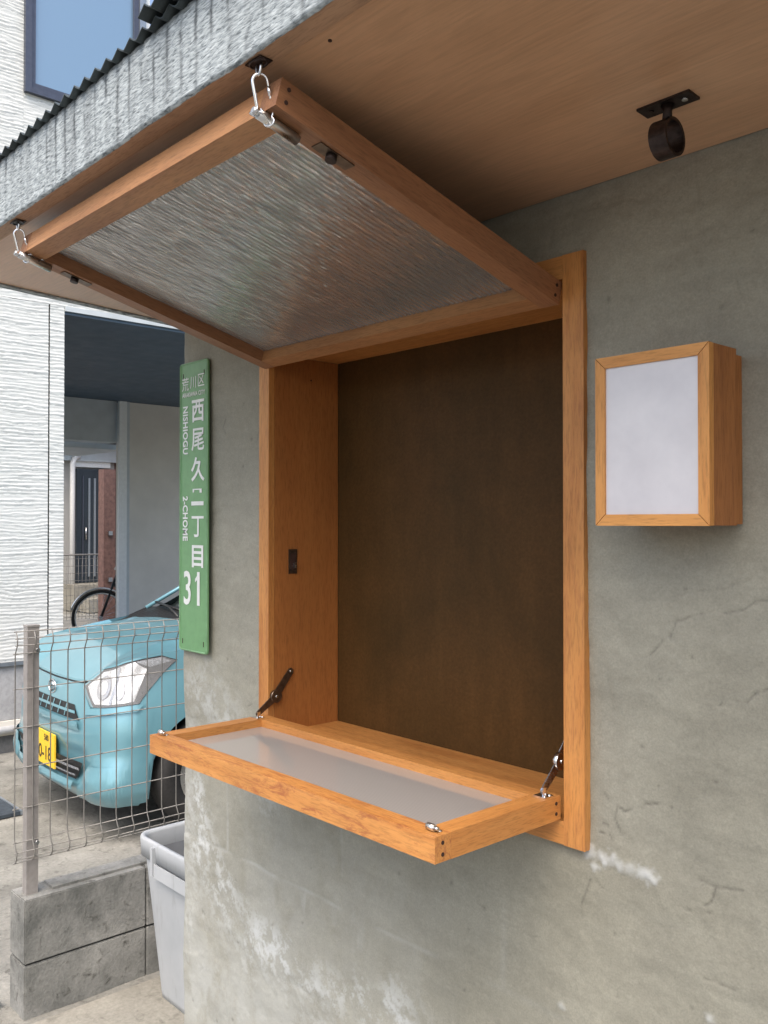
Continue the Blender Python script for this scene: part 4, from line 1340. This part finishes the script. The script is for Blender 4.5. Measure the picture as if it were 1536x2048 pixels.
for sg in (1, -1):
    # lamp: dark housing, bright reflector facets, turn lamp wedge, clear lens
    hl = poly_patch('headlight', [(2.20, 0.695), (3.03, 0.610), (5.50, 0.636), (6.82, 0.825), (6.40, 0.850), (4.7, 0.822), (3.12, 0.786)], M['housing'], 0.003, sg)
    poly_patch('reflector', [(2.40, 0.697), (3.12, 0.626), (4.0, 0.632), (4.25, 0.800), (3.16, 0.772)], M['reflector'], 0.0065, sg, hl, 3,
               rise=lambda a, b: 0.003 * math.sin(a * 9 + b * 40))
    poly_patch('reflector', [(4.06, 0.633), (5.26, 0.648), (5.88, 0.790), (5.3, 0.825), (4.30, 0.802)], M['reflector'], 0.0065, sg, hl, 3,
               rise=lambda a, b: 0.003 * math.sin(a * 7 - b * 60))
    poly_patch('turn_lamp', [(5.36, 0.652), (5.60, 0.664), (6.30, 0.790), (6.02, 0.800)], M['housing'], 0.0085, sg, hl, 2)
    poly_patch('lamp_top_glass', [(5.40, 0.826), (5.98, 0.800), (6.66, 0.822), (6.36, 0.843)], M['frame3'], 0.0075, sg, hl, 2)
    for cs, cz, cr_, m_ in ((3.45, 0.705, 0.050, 'tinted'), (3.45, 0.705, 0.030, 'reflector'), (4.45, 0.700, 0.040, 'tinted'), (4.45, 0.700, 0.026, 'reflector')):
        poly_patch('lamp_bowl', [(cs + cr_ * 8 * math.cos(2 * math.pi * k / 14), cz + cr_ * 1.1 * math.sin(2 * math.pi * k / 14)) for k in range(14)], M[m_], 0.0135 + (0.001 if cr_ < 0.035 else 0), sg, hl, 1)
    poly_patch('lamp_rib', [(3.92, 0.634), (4.06, 0.634), (4.34, 0.802), (4.20, 0.800)], M['frame3'], 0.0125, sg, hl, 2)
    poly_patch('lens', [(2.24, 0.695), (3.04, 0.614), (5.48, 0.640), (6.76, 0.825), (6.40, 0.846), (4.7, 0.818), (3.12, 0.782)], M['lens'], 0.019, sg, hl)
    # bright fold under and inside the lamp
    poly_patch('lamp_fold', [(1.98, 0.697), (2.72, 0.575), (3.00, 0.606), (2.16, 0.697)], M['car'], 0.014, sg)
    poly_patch('lamp_fold', [(2.72, 0.575), (5.45, 0.606), (5.72, 0.640), (5.46, 0.634), (3.00, 0.606)], M['car'], 0.014, sg)
    # proud corner wing of the bumper
    poly_patch('bumper_wing', [(2.25, 0.176), (3.15, 0.345), (3.9, 0.352), (5.82, 0.372), (5.80, 0.180), (4.4, 0.162), (3.2, 0.160)], M['car'], 0.012, sg, None, 4,
               rise=lambda a, b: 0.016 * (1 if a > 2.9 else 0.4) * max(0, min(1, (0.335 - b) / 0.06)) * max(0, min(1, (5.8 - a) / 1.2)))
    # wheels
    for wi, vy in enumerate((0.56, 2.44)):
        c = Vector((sg * 0.635, vy, 0.272))
        bm = bmesh.new()
        prof = [(-0.075, 0.17), (-0.078, 0.235), (-0.062, 0.268), (0, 0.272), (0.062, 0.268), (0.078, 0.235), (0.075, 0.17)]
        N = 40; RG = []
        for k in range(N):
            a = 2 * math.pi * k / N
            RG.append([bm.verts.new((c.x + px_, c.y + r_ * math.cos(a), c.z + r_ * math.sin(a))) for px_, r_ in prof])
        for k in range(N):
            a, b = RG[k], RG[(k + 1) % N]
            for i in range(len(prof)):
                f = bm.faces.new([a[i], a[(i + 1) % len(prof)], b[(i + 1) % len(prof)], b[i]]); f.smooth = True
        w_ = obj('wheel', bm, M['rubber'], car)
        rm = disc('rim', (c.x + sg * 0.055, c.y, c.z), (1, 0, 0), 0.172, 0.02, M['alu'], w_, 32, 0.004)
        for k in range(7):
            a = 2 * math.pi * k / 7
            disc('vent_hole', (c.x + sg * 0.0665, c.y + 0.115 * math.cos(a), c.z + 0.115 * math.sin(a)), (1, 0, 0), 0.026, 0.004, M['black'], w_, 12)
        disc('hub_cap', (c.x + sg * 0.068, c.y, c.z), (1, 0, 0), 0.04, 0.012, M['alu'], w_, 20, 0.003)
# arch liners / underbody so nothing is seen through
bm = bmesh.new()
add_box(bm, -0.66, 0.66, 0.93, 2.10, 0.17, 0.62)
add_box(bm, -0.52, 0.52, 0.26, 0.93, 0.18, 0.62)
add_box(bm, -0.52, 0.52, 2.10, 3.20, 0.20, 0.66)
add_box(bm, -0.60, 0.60, 0.45, 3.0, 0.60, 0.80)
obj('underbody', bm, M['black'], car)
# grille: dark slots with body-colour bars, emblem, number plate, lower intake
def sym(pts):
    return pts + [(-a, b) for a, b in reversed(pts)]
gr_ = poly_patch('grille', [(-1.9, 0.604), (-2.42, 0.540), (2.42, 0.540), (1.9, 0.604)], M['black'], 0.003, cuts=5)
patch('grille_bar', [(-2.15, 0.568), (2.15, 0.568), (2.10, 0.580), (-2.10, 0.580)], M['car'], 0.010, 30, 2, parent=gr_)
for ks in (-1.6, -1.1, -0.6, -0.1, 0.4, 0.9, 1.4):
    patch('grille_post', [(ks, 0.545), (ks + 0.07, 0.545), (ks + 0.07, 0.602), (ks, 0.602)], M['car'], 0.006, 2, 3, parent=gr_)
poly_patch('grille_lip', [(-2.40, 0.536), (-2.55, 0.496), (2.55, 0.496), (2.40, 0.536)], M['car'], 0.015, cuts=5, rise=lambda a, b: -0.3 * max(0, 0.516 - b))
intake = poly_patch('lower_intake', [(-2.85, 0.352), (-2.30, 0.262), (2.30, 0.262), (2.85, 0.352)], M['black'], 0.022, cuts=5, rise=lambda a, b: -0.12 * abs(b - 0.35))
patch('intake_bar', [(-2.60, 0.312), (2.60, 0.312), (2.56, 0.324), (-2.56, 0.324)], M['frame3'], 0.024, 30, 2, parent=intake)
patch('intake_bar', [(-2.40, 0.282), (2.40, 0.282), (2.38, 0.290), (-2.38, 0.290)], M['frame3'], 0.026, 30, 2, parent=intake)
poly_patch('lower_lip', [(-2.35, 0.258), (-2.30, 0.215), (2.30, 0.215), (2.35, 0.258)], M['car'], 0.030, cuts=5)
patch('bumper_valance', [(-3.6, 0.140), (3.6, 0.140), (3.6, 0.180), (-3.6, 0.180)], M['black'], -0.010, 30, 3)
# plate
pv = skin(0, 0.36).y
npl = box('number_plate', (-0.165, 0.165, pv - 0.030, pv - 0.022, 0.272, 0.437), M['plate_y'], car, 0.002)
def car_text(s, size, x, z, bold):
    o = glyphs('plate_lettering', s, size, x, z, npl, M['black'], yy=pv - 0.0312, bold=bold)
    return o
car_text('\u30fb0-18', 0.098, 0.004, 0.332, 0.0008)
car_text('580', 0.042, 0.055, 0.408, 0.0006)
# emblem
em = skin(0, 0.652, 0.0)
bm = bmesh.new()
add_tube(bm, [(0.048 * math.cos(a), em.y - 0.008, em.z + 0.034 * math.sin(a)) for a in [2 * math.pi * k / 28 for k in range(28)]], 0.0042, 8, closed=True)
eo = obj('emblem', bm, M['chrome'], car)
bm = bmesh.new()
add_tube(bm, [(-0.020, em.y - 0.008, em.z + 0.026), (-0.012, em.y - 0.009, em.z - 0.024)], 0.0045, 8)
add_tube(bm, [(-0.020, em.y - 0.008, em.z + 0.026), (0.016, em.y - 0.009, em.z + 0.018), (0.022, em.y - 0.009, em.z - 0.006), (-0.012, em.y - 0.009, em.z - 0.024)], 0.0045, 8)
obj('emblem_letter', bm, M['chrome'], eo)
# bonnet shut line
pts = [skin(abs(s), ztop(abs(s)) - 0.012, 0.003, 1 if s >= 0 else -1) for s in np.linspace(-2.3, 2.3, 30)]
strip('bonnet_gap', pts, 0.008, M['black'], car, 0.001)
# seams: bumper to wing, door gap
for sg in (1, -1):
    for (s_a, z_a, s_b, z_b) in ((10.2, 0.22, 10.2, 0.945), (12.0, 0.30, 12.0, 0.955)):
        P_ = [skin(s_a + (s_b - s_a) * k / 12, z_a + (z_b - z_a) * k / 12, 0.0012, sg) for k in range(13)]
        tube('panel_seam', P_, 0.0028, M['black'], car, 5)
# cowl, wipers, windscreen, pillars, roof, side glass
bm = bmesh.new()
nc = 24
A_, B_ = [], []
for i in range(nc + 1):
    x = -0.705 + 1.41 * i / nc
    v0 = 0.735 - 0.10 * (abs(x) / 0.7) ** 2; v1 = 1.02 - 0.14 * (abs(x) / 0.7) ** 2
    A_.append(bm.verts.new((x, v0, Hh(v0, x) - 0.004))); B_.append(bm.verts.new((x, v1, 0.985 - 0.03 * (abs(x) / 0.7) ** 2)))
for i in range(nc):
    bm.faces.new([A_[i], A_[i + 1], B_[i + 1], B_[i]])
obj('cowl', bm, M['black'], car)
def sect(v, z, hw, crown):
    return [(x * hw, v + 0.13 * (1 - x * x) * -1 * crown, z - 0.02 * x * x) for x in np.linspace(-1, 1, 15)]
W0, W1 = sect(1.02, 0.972, 0.665, 1.0), sect(1.72, 1.41, 0.53, 0.6)
def sheet(name, rows, mat, parent=car):
    bm = bmesh.new()
    V = [[bm.verts.new(p) for p in r_] for r_ in rows]
    for a, b in zip(V, V[1:]):
        for k in range(len(a) - 1):
            f = bm.faces.new([a[k], a[k + 1], b[k + 1], b[k]]); f.smooth = True
    return obj(name, bm, mat, parent)
def lerp_rows(a, b, n, bulge=0.0):
    out = []
    for i in range(n + 1):
        t = i / n
        out.append([(p[0] * (1 - t) + q[0] * t, p[1] * (1 - t) + q[1] * t, p[2] * (1 - t) + q[2] * t + bulge * math.sin(math.pi * t)) for p, q in zip(a, b)])
    return out
sheet('windscreen', lerp_rows(W0, W1, 8, 0.03), M['glass_dark'])
R1 = sect(3.0, 1.44, 0.53, -0.3); R2 = sect(3.30, 1.03, 0.62, -0.3)
sheet('roof_panel', lerp_rows(W1, R1, 8, 0.06), M['car'])
sheet('rear_window', lerp_rows(R1, R2, 6, 0.0), M['glass_dark'])
for sg in (1, -1):
    low = [(sg * 0.69, v, Hh(v, 0.70) + 0.005) for v in np.linspace(0.86, 3.28, 20)]
    hi = []
    for i, v in enumerate(np.linspace(0.86, 3.28, 20)):
        z = interp(v, [0.86, 1.0, 1.72, 2.4, 3.0, 3.30], [0.935, 0.985, 1.392, 1.45, 1.425, 1.02])
        xw = interp(z, [0.93, 1.40], [0.66, 0.535])
        hi.append((sg * xw, v, z))
    sheet('side_glass', [low, hi], M['glass_dark'])
    tube('pillar', [(sg * 0.675, 0.86, 0.952), (sg * 0.61, 1.28, 1.18), (sg * 0.535, 1.72, 1.400), (sg * 0.54, 2.4, 1.448), (sg * 0.54, 3.0, 1.425), (sg * 0.63, 3.30, 1.02)], 0.022, M['car'], car, 10, radii=[0.012, 0.014, 0.02, 0.024, 0.028, 0.028])
    mr = tube('door_mirror', [(sg * 0.68, 1.40, 1.00), (sg * 0.76, 1.38, 1.02), (sg * 0.83, 1.38, 1.03), (sg * 0.87, 1.39, 1.03)], 0.06, M['car'], car, 12, radii=[0.02, 0.04, 0.06, 0.04])
# shelf closing the body under the glass
bm = bmesh.new(); add_box(bm, -0.64, 0.64, 1.15, 3.2, 0.80, 0.93)
obj('cabin_floor', bm, M['black'], car)
# wipers
for (a, b_) in (((0.45, 0.86), (-0.25, 0.96)), ((-0.12, 0.84), (-0.56, 0.90))):
    pa = Vector((a[0], a[1], 0.955)); pb = Vector((b_[0], b_[1], 0.985))
    w_ = tube('wiper', [pa + Vector((0, -0.04, -0.015)), pa.lerp(pb, 0.5) + Vector((0, -0.02, 0.012)), pb], 0.008, M['black'], car, 6)
    tube('wiper_blade', [pa.lerp(pb, 0.15) + Vector((0, 0.03, 0.0)), pb + Vector((-0.12, 0.02, 0.004))], 0.007, M['black'], w_, 6)

# ================================================================== NEIGHBOUR HOUSE
HX = -6.0
def siding_mat(name, lo, hi):
    m, nt, b = new_mat(name)
    v = coords(nt)
    c = ramp(nt, noise(nt, v, 1.2, 4, 0.6), [(0.3, lo), (0.7, hi)])
    at = node(nt, 'ShaderNodeAttribute', attribute_name='groove')
    c = mix(nt, at.outputs['Fac'], c, (0.30, 0.315, 0.305))
    nt.links.new(c, b.inputs['Base Color'])
    b.inputs['Roughness'].default_value = 0.7
    vf = coords(nt, (20, 30, 110))
    bump(nt, b, noise(nt, vf, 1.0, 4, 0.6), 0.5, 0.004)
    return m
M['siding'] = siding_mat('pale_ledge_siding', (0.60, 0.63, 0.61), (0.68, 0.70, 0.675))
house = thing('neighbour_house', 'white ledge-sided two-storey house with navy carport ceiling, behind the car', 'house', (HX, 0, 0))
def siding(name, y0, y1, z0, z1, seed, step=0.010):
    ys = np.arange(y0, y1 + 1e-6, step); ys[-1] = y1
    zs = np.arange(z0, z1 + 1e-6, 0.0050); zs[-1] = z1
    Y, Z = np.meshgrid(ys, zs, indexing='ij')
    wob = (fbm(Y * 3.5, Z * 9, seed, 4) - 0.5) * 0.030 + (fbm(Y * 11, Z * 40, seed + 9, 3) - 0.5) * 0.020
    u = (Z + wob) / 0.0235
    ph = u % 1.0
    lvl = vnoise(np.floor(u) + 0.0, Y * 5.0 + np.floor(u) * 3.7, seed + 3)
    h = np.where(ph < 0.8, ph / 0.8, (1 - ph) / 0.2) * 0.0044 * (0.35 + lvl) + (fbm(Y * 30, Z * 90, seed + 5, 3) - 0.5) * 0.003
    gr = np.clip(1 - ph / 0.16, 0, 1) * np.clip(lvl * 1.9 - 0.35, 0, 1) * 0.85
    P = np.stack([h, Y, Z], -1)
    return grid_mesh(name, P, M['siding'], house, attrs={'groove': gr})
siding('siding_panel', -3.2, 1.303, 0.573, 2.955, 101)
siding('siding_panel', 1.312, 1.412, 0.573, 2.955, 131)
siding('siding_panel', -3.2, 1.128, 2.957, 6.6, 151)
siding('siding_panel', 1.128, 2.035, 2.957, 4.335, 171)
def hb(name, x0, x1, y0, y1, z0, z1, mat, parent=house, bevel=0.003):
    return box(name, (x0 - HX, x1 - HX, y0, y1, z0, z1), mat, parent, bevel)
M['navy'] = simple('navy_ceiling', (0.075, 0.115, 0.16), 0.55, var=0.1, scale=3)
M['shadewall'] = simple('pale_grey_render', (0.68, 0.66, 0.60), 0.85, var=0.06, scale=4, bmp=0.3)
M['beamgrey'] = simple('grey_beam', (0.50, 0.55, 0.57), 0.6, var=0.08, scale=6)
M['trimwhite'] = simple('white_trim', (0.80, 0.83, 0.82), 0.5, var=0.05)
M['frame'] = simple('window_frame_grey', (0.085, 0.095, 0.125), 0.35, 0.5, 0.1)
M['frame2'] = simple('window_frame_light', (0.27, 0.31, 0.35), 0.35, 0.5, 0.1)
hb('siding_backing', HX - 0.14, HX - 0.004, -3.2, 1.40, 0.56, 2.94, M['joint'])
hb('upper_backing', HX - 3.8, HX - 0.03, -3.2, 2.03, 2.96, 6.6, M['shadewall'])
hb('ceiling_panel', HX - 4.2, HX - 0.006, 1.416, 7.2, 2.905, 2.95, M['navy'])
hb('ground_floor_side', HX - 3.6, HX - 0.15, 1.28, 1.395, 0, 2.90, M['shadewall'])
hb('drip_trim', HX - 0.004, HX + 0.012, 1.416, 4.2, 2.925, 2.958, M['beamgrey'])
hb('foundation', HX - 0.14, HX - 0.012, -3.2, 1.40, 0.195, 0.548, M['found'])
hb('starter_flashing', HX - 0.14, HX + 0.012, -3.2, 1.405, 0.5485, 0.571, M['frame2'])
hb('footing', HX - 0.14, HX - 0.002, -3.2, 1.38, -0.05, 0.100, M['foundlow'])
hb('drain_ledge', HX - 0.14, HX + 0.01, -3.2, 1.38, 0.1005, 0.192, M['shadewall'])
tube('drain_pipe', [(0.035, -3.2, 0.145), (0.035, 0.0, 0.143), (0.035, 1.30, 0.141)], 0.026, M['white_plastic'], house, 14)
# carport rear wall with its lighter end post
XB = -9.85
hb('carport_wall', XB - 0.15, XB, 3.72, 7.2, 0.0, 2.90, M['shadewall'])
hb('corner_post', XB + 0.001, XB + 0.045, 3.665, 3.76, 0.0, 2.90, M['trimwhite'])
hb('corner_post', XB + 0.001, XB + 0.03, 3.765, 3.80, 0.0, 2.90, M['beamgrey'])
hb('carport_beam', XB - 0.3, XB - 0.02, 1.40, 3.664, 2.42, 2.90, M['beamgrey'])
hb('lintel', XB - 1.6, XB - 0.32, 1.40, 3.9, 2.36, 2.42, M['beamgrey'])
# upstairs window
wf = hb('upper_window', HX - 0.03, HX + 0.035, 1.128, 1.172, 4.335, 6.5, M['frame'])
hb('frame_rail', HX - 0.03, HX + 0.034, 1.173, 1.94, 4.336, 4.372, M['frame'], wf)
hb('frame_rail', HX - 0.02, HX + 0.022, 1.173, 1.94, 4.374, 4.410, M['frame'], wf)
hb('frame_stile', HX - 0.02, HX + 0.022, 1.173, 1.200, 4.4105, 6.5, M['frame'], wf)
hb('frame_stile', HX - 0.03, HX + 0.034, 1.905, 1.94, 4.4105, 6.5, M['frame'], wf)
hb('frame_stile', HX - 0.03, HX + 0.045, 1.942, 1.990, 4.336, 6.5, M['frame2'], wf)
def win_glass():
    m, nt, b = new_mat('window_glass')
    b.inputs['Base Color'].default_value = (0.13, 0.24, 0.36, 1)  # blue of the reflected sky put into the pane colour
    b.inputs['Roughness'].default_value = 0.03
    b.inputs['Specular IOR Level'].default_value = 1.0
    b.inputs['IOR'].default_value = 1.9
    v = coords(nt)
    bump(nt, b, noise(nt, v, 2.5, 2), 0.04, 0.01)
    return m
M['winglass'] = win_glass()
hb('pane', HX - 0.004, HX + 0.004, 1.2005, 1.9045, 4.411, 6.5, M['winglass'], wf, 0)
hb('corner_trim', HX - 0.03, HX + 0.012, 1.995, 2.035, 4.336, 6.6, M['trimwhite'])

# ================================================================== REAR HOUSE seen through the carport
rear = thing('rear_house', 'small house entrance seen through the carport, dark slatted door and brown walls', 'house', (-15.1, 5.5, 0))
def rb(name, x0, x1, y0, y1, z0, z1, mat, parent=rear, bevel=0.004):
    l = rear.location
    return box(name, (x0 - l.x, x1 - l.x, y0 - l.y, y1 - l.y, z0, z1), mat, parent, bevel)
M['plasterlight'] = simple('pale_rear_render', (0.42, 0.42, 0.40), 0.85, var=0.1, scale=3)
M['brownwall'] = simple('brown_cladding', (0.22, 0.14, 0.12), 0.7, var=0.15, scale=5)
M['redpost'] = simple('rust_brown_post', (0.16, 0.088, 0.072), 0.55, var=0.3, scale=20)
M['door'] = simple('dark_door', (0.030, 0.042, 0.055), 0.4, 0.2)
rb('wall', -15.5, -15.12, 3.0, 6.15, 0.0, 2.85, M['plasterlight'])
rb('roof', -15.7, -14.6, 2.8, 8.2, 2.9, 3.1, M['beamgrey'])
rb('eave_band', -15.1, -15.0, 3.0, 6.2, 2.55, 2.80, M['beamgrey'])
dr = rb('door', -15.11, -15.05, 5.43, 6.02, 0.45, 2.42, M['door'])
for k, yy in enumerate((5.635, 5.735, 5.83)):
    rb('door_slat', -15.049, -15.03, yy, yy + 0.035, 0.55, 2.26, M['frame2'], dr, 0.002)
rb('door_slat', -15.049, -15.03, 5.53, 5.55, 0.55, 2.30, M['frame'], dr, 0.002)
disc('handle', (-15.02 + 15.1, 5.59 - 5.5, 1.30), (0, 0, 1), 0.012, 0.22, M['steel'], dr, 10)
rb('transom_panel', -15.11, -15.06, 5.40, 6.05, 2.45, 2.66, M['trimwhite'])
rb('step', -15.05, -14.6, 5.2, 6.15, 0.0, 0.44, M['slab'])
rb('step', -14.595, -14.25, 5.3, 6.15, 0.0, 0.22, M['slab'])
rb('side_wall', -15.5, -14.1, 6.30, 6.45, 0.0, 2.85, M['brownwall'])
rb('recess_wall', -15.5, -15.2, 6.16, 9.0, 0.0, 2.85, M['brownwall'])
tube('downspout', [(0.16, -0.19, 0.02), (0.16, -0.19, 2.5), (0.14, -0.14, 2.60), (0.1, -0.05, 2.62)], 0.045, M['white_plastic'], rear, 12)
rb('window', -15.115, -15.09, 4.9, 5.16, 0.9, 2.35, M['door'])

post = thing('gate_post', 'rust brown steel gate post beyond the carport, beside the bicycle', 'post', (-12.6, 4.83, 0))
box('pole', (-0.09, 0.09, -0.09, 0.09, 0, 2.27), M['redpost'], post, 0.006)
box('hinge', (0.09, 0.13, -0.03, 0.03, 0.62, 0.68), M['steel'], post, 0.003)
box('hinge', (0.09, 0.13, -0.03, 0.03, 1.30, 1.36), M['steel'], post, 0.003)
box('rail', (-0.02, 0.02, 0.13, 0.17, 0, 2.2), M['redpost'], post, 0.003)
box('rail', (-0.02, 0.02, 0.24, 0.27, 0, 2.2), M['redpost'], post, 0.003)

# low mesh fence in front of that entrance
lf = thing('low_wire_fence', 'low thin grey wire fence beyond the carport, in front of the dark door', 'fence', (-13.2, 4.0, 0))
bm = bmesh.new()
for k in range(34):
    y = 0.05 * k * 1.2 - 0.3
    add_tube(bm, [(0, y, 0.02), (0, y, 0.98)], 0.003, 4)
for z in np.arange(0.06, 1.0, 0.11):
    add_tube(bm, [(0, -0.35, z), (0, 1.7, z)], 0.003, 4)
obj('wire_panel', bm, M['wire'], lf)
tube('top_rail', [(0, -0.35, 1.0), (0, 1.7, 1.0)], 0.012, M['wire'], lf, 8)
tube('post', [(0, 1.2, 0), (0, 1.2, 1.02)], 0.02, M['wire'], lf, 8)

# bicycle (front wheel and handlebar show past the house corner)
bk = thing('bicycle', 'dark bicycle with black tyre leaning behind the blue car bonnet', 'bicycle', (-10.35, 3.70, 0), (0, 0, R(63)))
def ringpts(cx, cz, r, n=40):
    return [(cx + r * math.cos(2 * math.pi * k / n), 0, cz + r * math.sin(2 * math.pi * k / n)) for k in range(n)]
for cx in (0, 1.05):
    w_ = tube('wheel', ringpts(cx, 0.335, 0.322), 0.019, M['rubber'], bk, 8, closed=True)
    tube('rim', ringpts(cx, 0.335, 0.296), 0.011, M['alu'], w_, 6, closed=True)
    bm = bmesh.new()
    for k in range(18):
        a = 2 * math.pi * k / 18
        add_tube(bm, [(cx + 0.02 * math.cos(a + 1), 0, 0.335 + 0.02 * math.sin(a + 1)), (cx + 0.295 * math.cos(a), 0, 0.335 + 0.295 * math.sin(a))], 0.0015, 4)
    obj('spokes', bm, M['steel'], w_)
    disc('hub', (cx, 0, 0.335), (0, 1, 0), 0.022, 0.08, M['steel'], w_, 12)
    tube('mudguard', [(cx + 0.356 * math.cos(a), 0, 0.335 + 0.356 * math.sin(a)) for a in [R(20 + 8 * k) for k in range(19)]], 0.014, M['alu'], bk, 6)
tube('frame', [(0, 0, 0.335), (0.10, 0, 0.62), (0.18, 0, 0.85)], 0.016, M['black'], bk, 8)
tube('down_tube', [(0.15, 0, 0.74), (0.55, 0, 0.30), (1.05, 0, 0.335)], 0.018, M['black'], bk, 8)
tube('seat_tube', [(0.55, 0, 0.30), (0.70, 0, 0.85)], 0.016, M['black'], bk, 8)
tube('handlebar', [(0.30, -0.28, 0.98), (0.20, -0.20, 0.98), (0.16, 0, 0.92), (0.20, 0.20, 0.98), (0.30, 0.28, 0.98)], 0.012, M['steel'], bk, 8)
bm = bmesh.new()
prism_pts(bm, [(0.56, -0.02, 0.87), (0.60, -0.03, 0.86), (0.84, -0.09, 0.86), (0.86, 0, 0.87), (0.84, 0.09, 0.86), (0.60, 0.03, 0.86), (0.56, 0.02, 0.87)],
          [(0.56, -0.02, 0.90), (0.60, -0.03, 0.91), (0.84, -0.09, 0.93), (0.86, 0, 0.93), (0.84, 0.09, 0.93), (0.60, 0.03, 0.91), (0.56, 0.02, 0.90)])
obj('saddle', bm, M['black'], bk, bevel=0.008)

# dark checker plate on the ground at the left edge, and a stone chip by the block wall
M['plate'] = simple('blue_grey_steel', (0.075, 0.095, 0.12), 0.45, 0.6, 0.25, 30, 0.4, 60)
pl_ = thing('ground_cover_plate', 'dark blue grey steel cover plate lying on the concrete, left of the fence', 'cover', (-4.9, 0.42, 0.0))
box('plate', (-0.35, 0.25, -0.30, 0.21, -0.005, 0.012), M['plate'], pl_, 0.003)
box('lip', (-0.35, 0.25, 0.2105, 0.222, -0.005, 0.016), M['frame2'], pl_, 0.002)

def chip(x, y, r, label, sc_=(1, 1, 0.4), seed=1):
    bm = bmesh.new()
    bmesh.ops.create_icosphere(bm, subdivisions=2, radius=r)
    q = random.Random(seed)
    for v in bm.verts:
        v.co = Vector((v.co.x * sc_[0], v.co.y * sc_[1], v.co.z * sc_[2])) * q.uniform(0.8, 1.15)
    o = obj('stone_chip', bm, M['blocktop'])
    o.location = (x, y, r * sc_[2] * 0.5)
    return tag(o, label, 'stone', 'broken mortar chips by the block wall')
chip(-2.80, -0.155, 0.022, 'pale broken mortar chip lying by the foot of the block wall', (1.5, 1, 0.35), 1)
chip(-2.87, -0.10, 0.012, 'tiny mortar crumb beside the larger chip by the block wall', (1.2, 1, 0.5), 2)
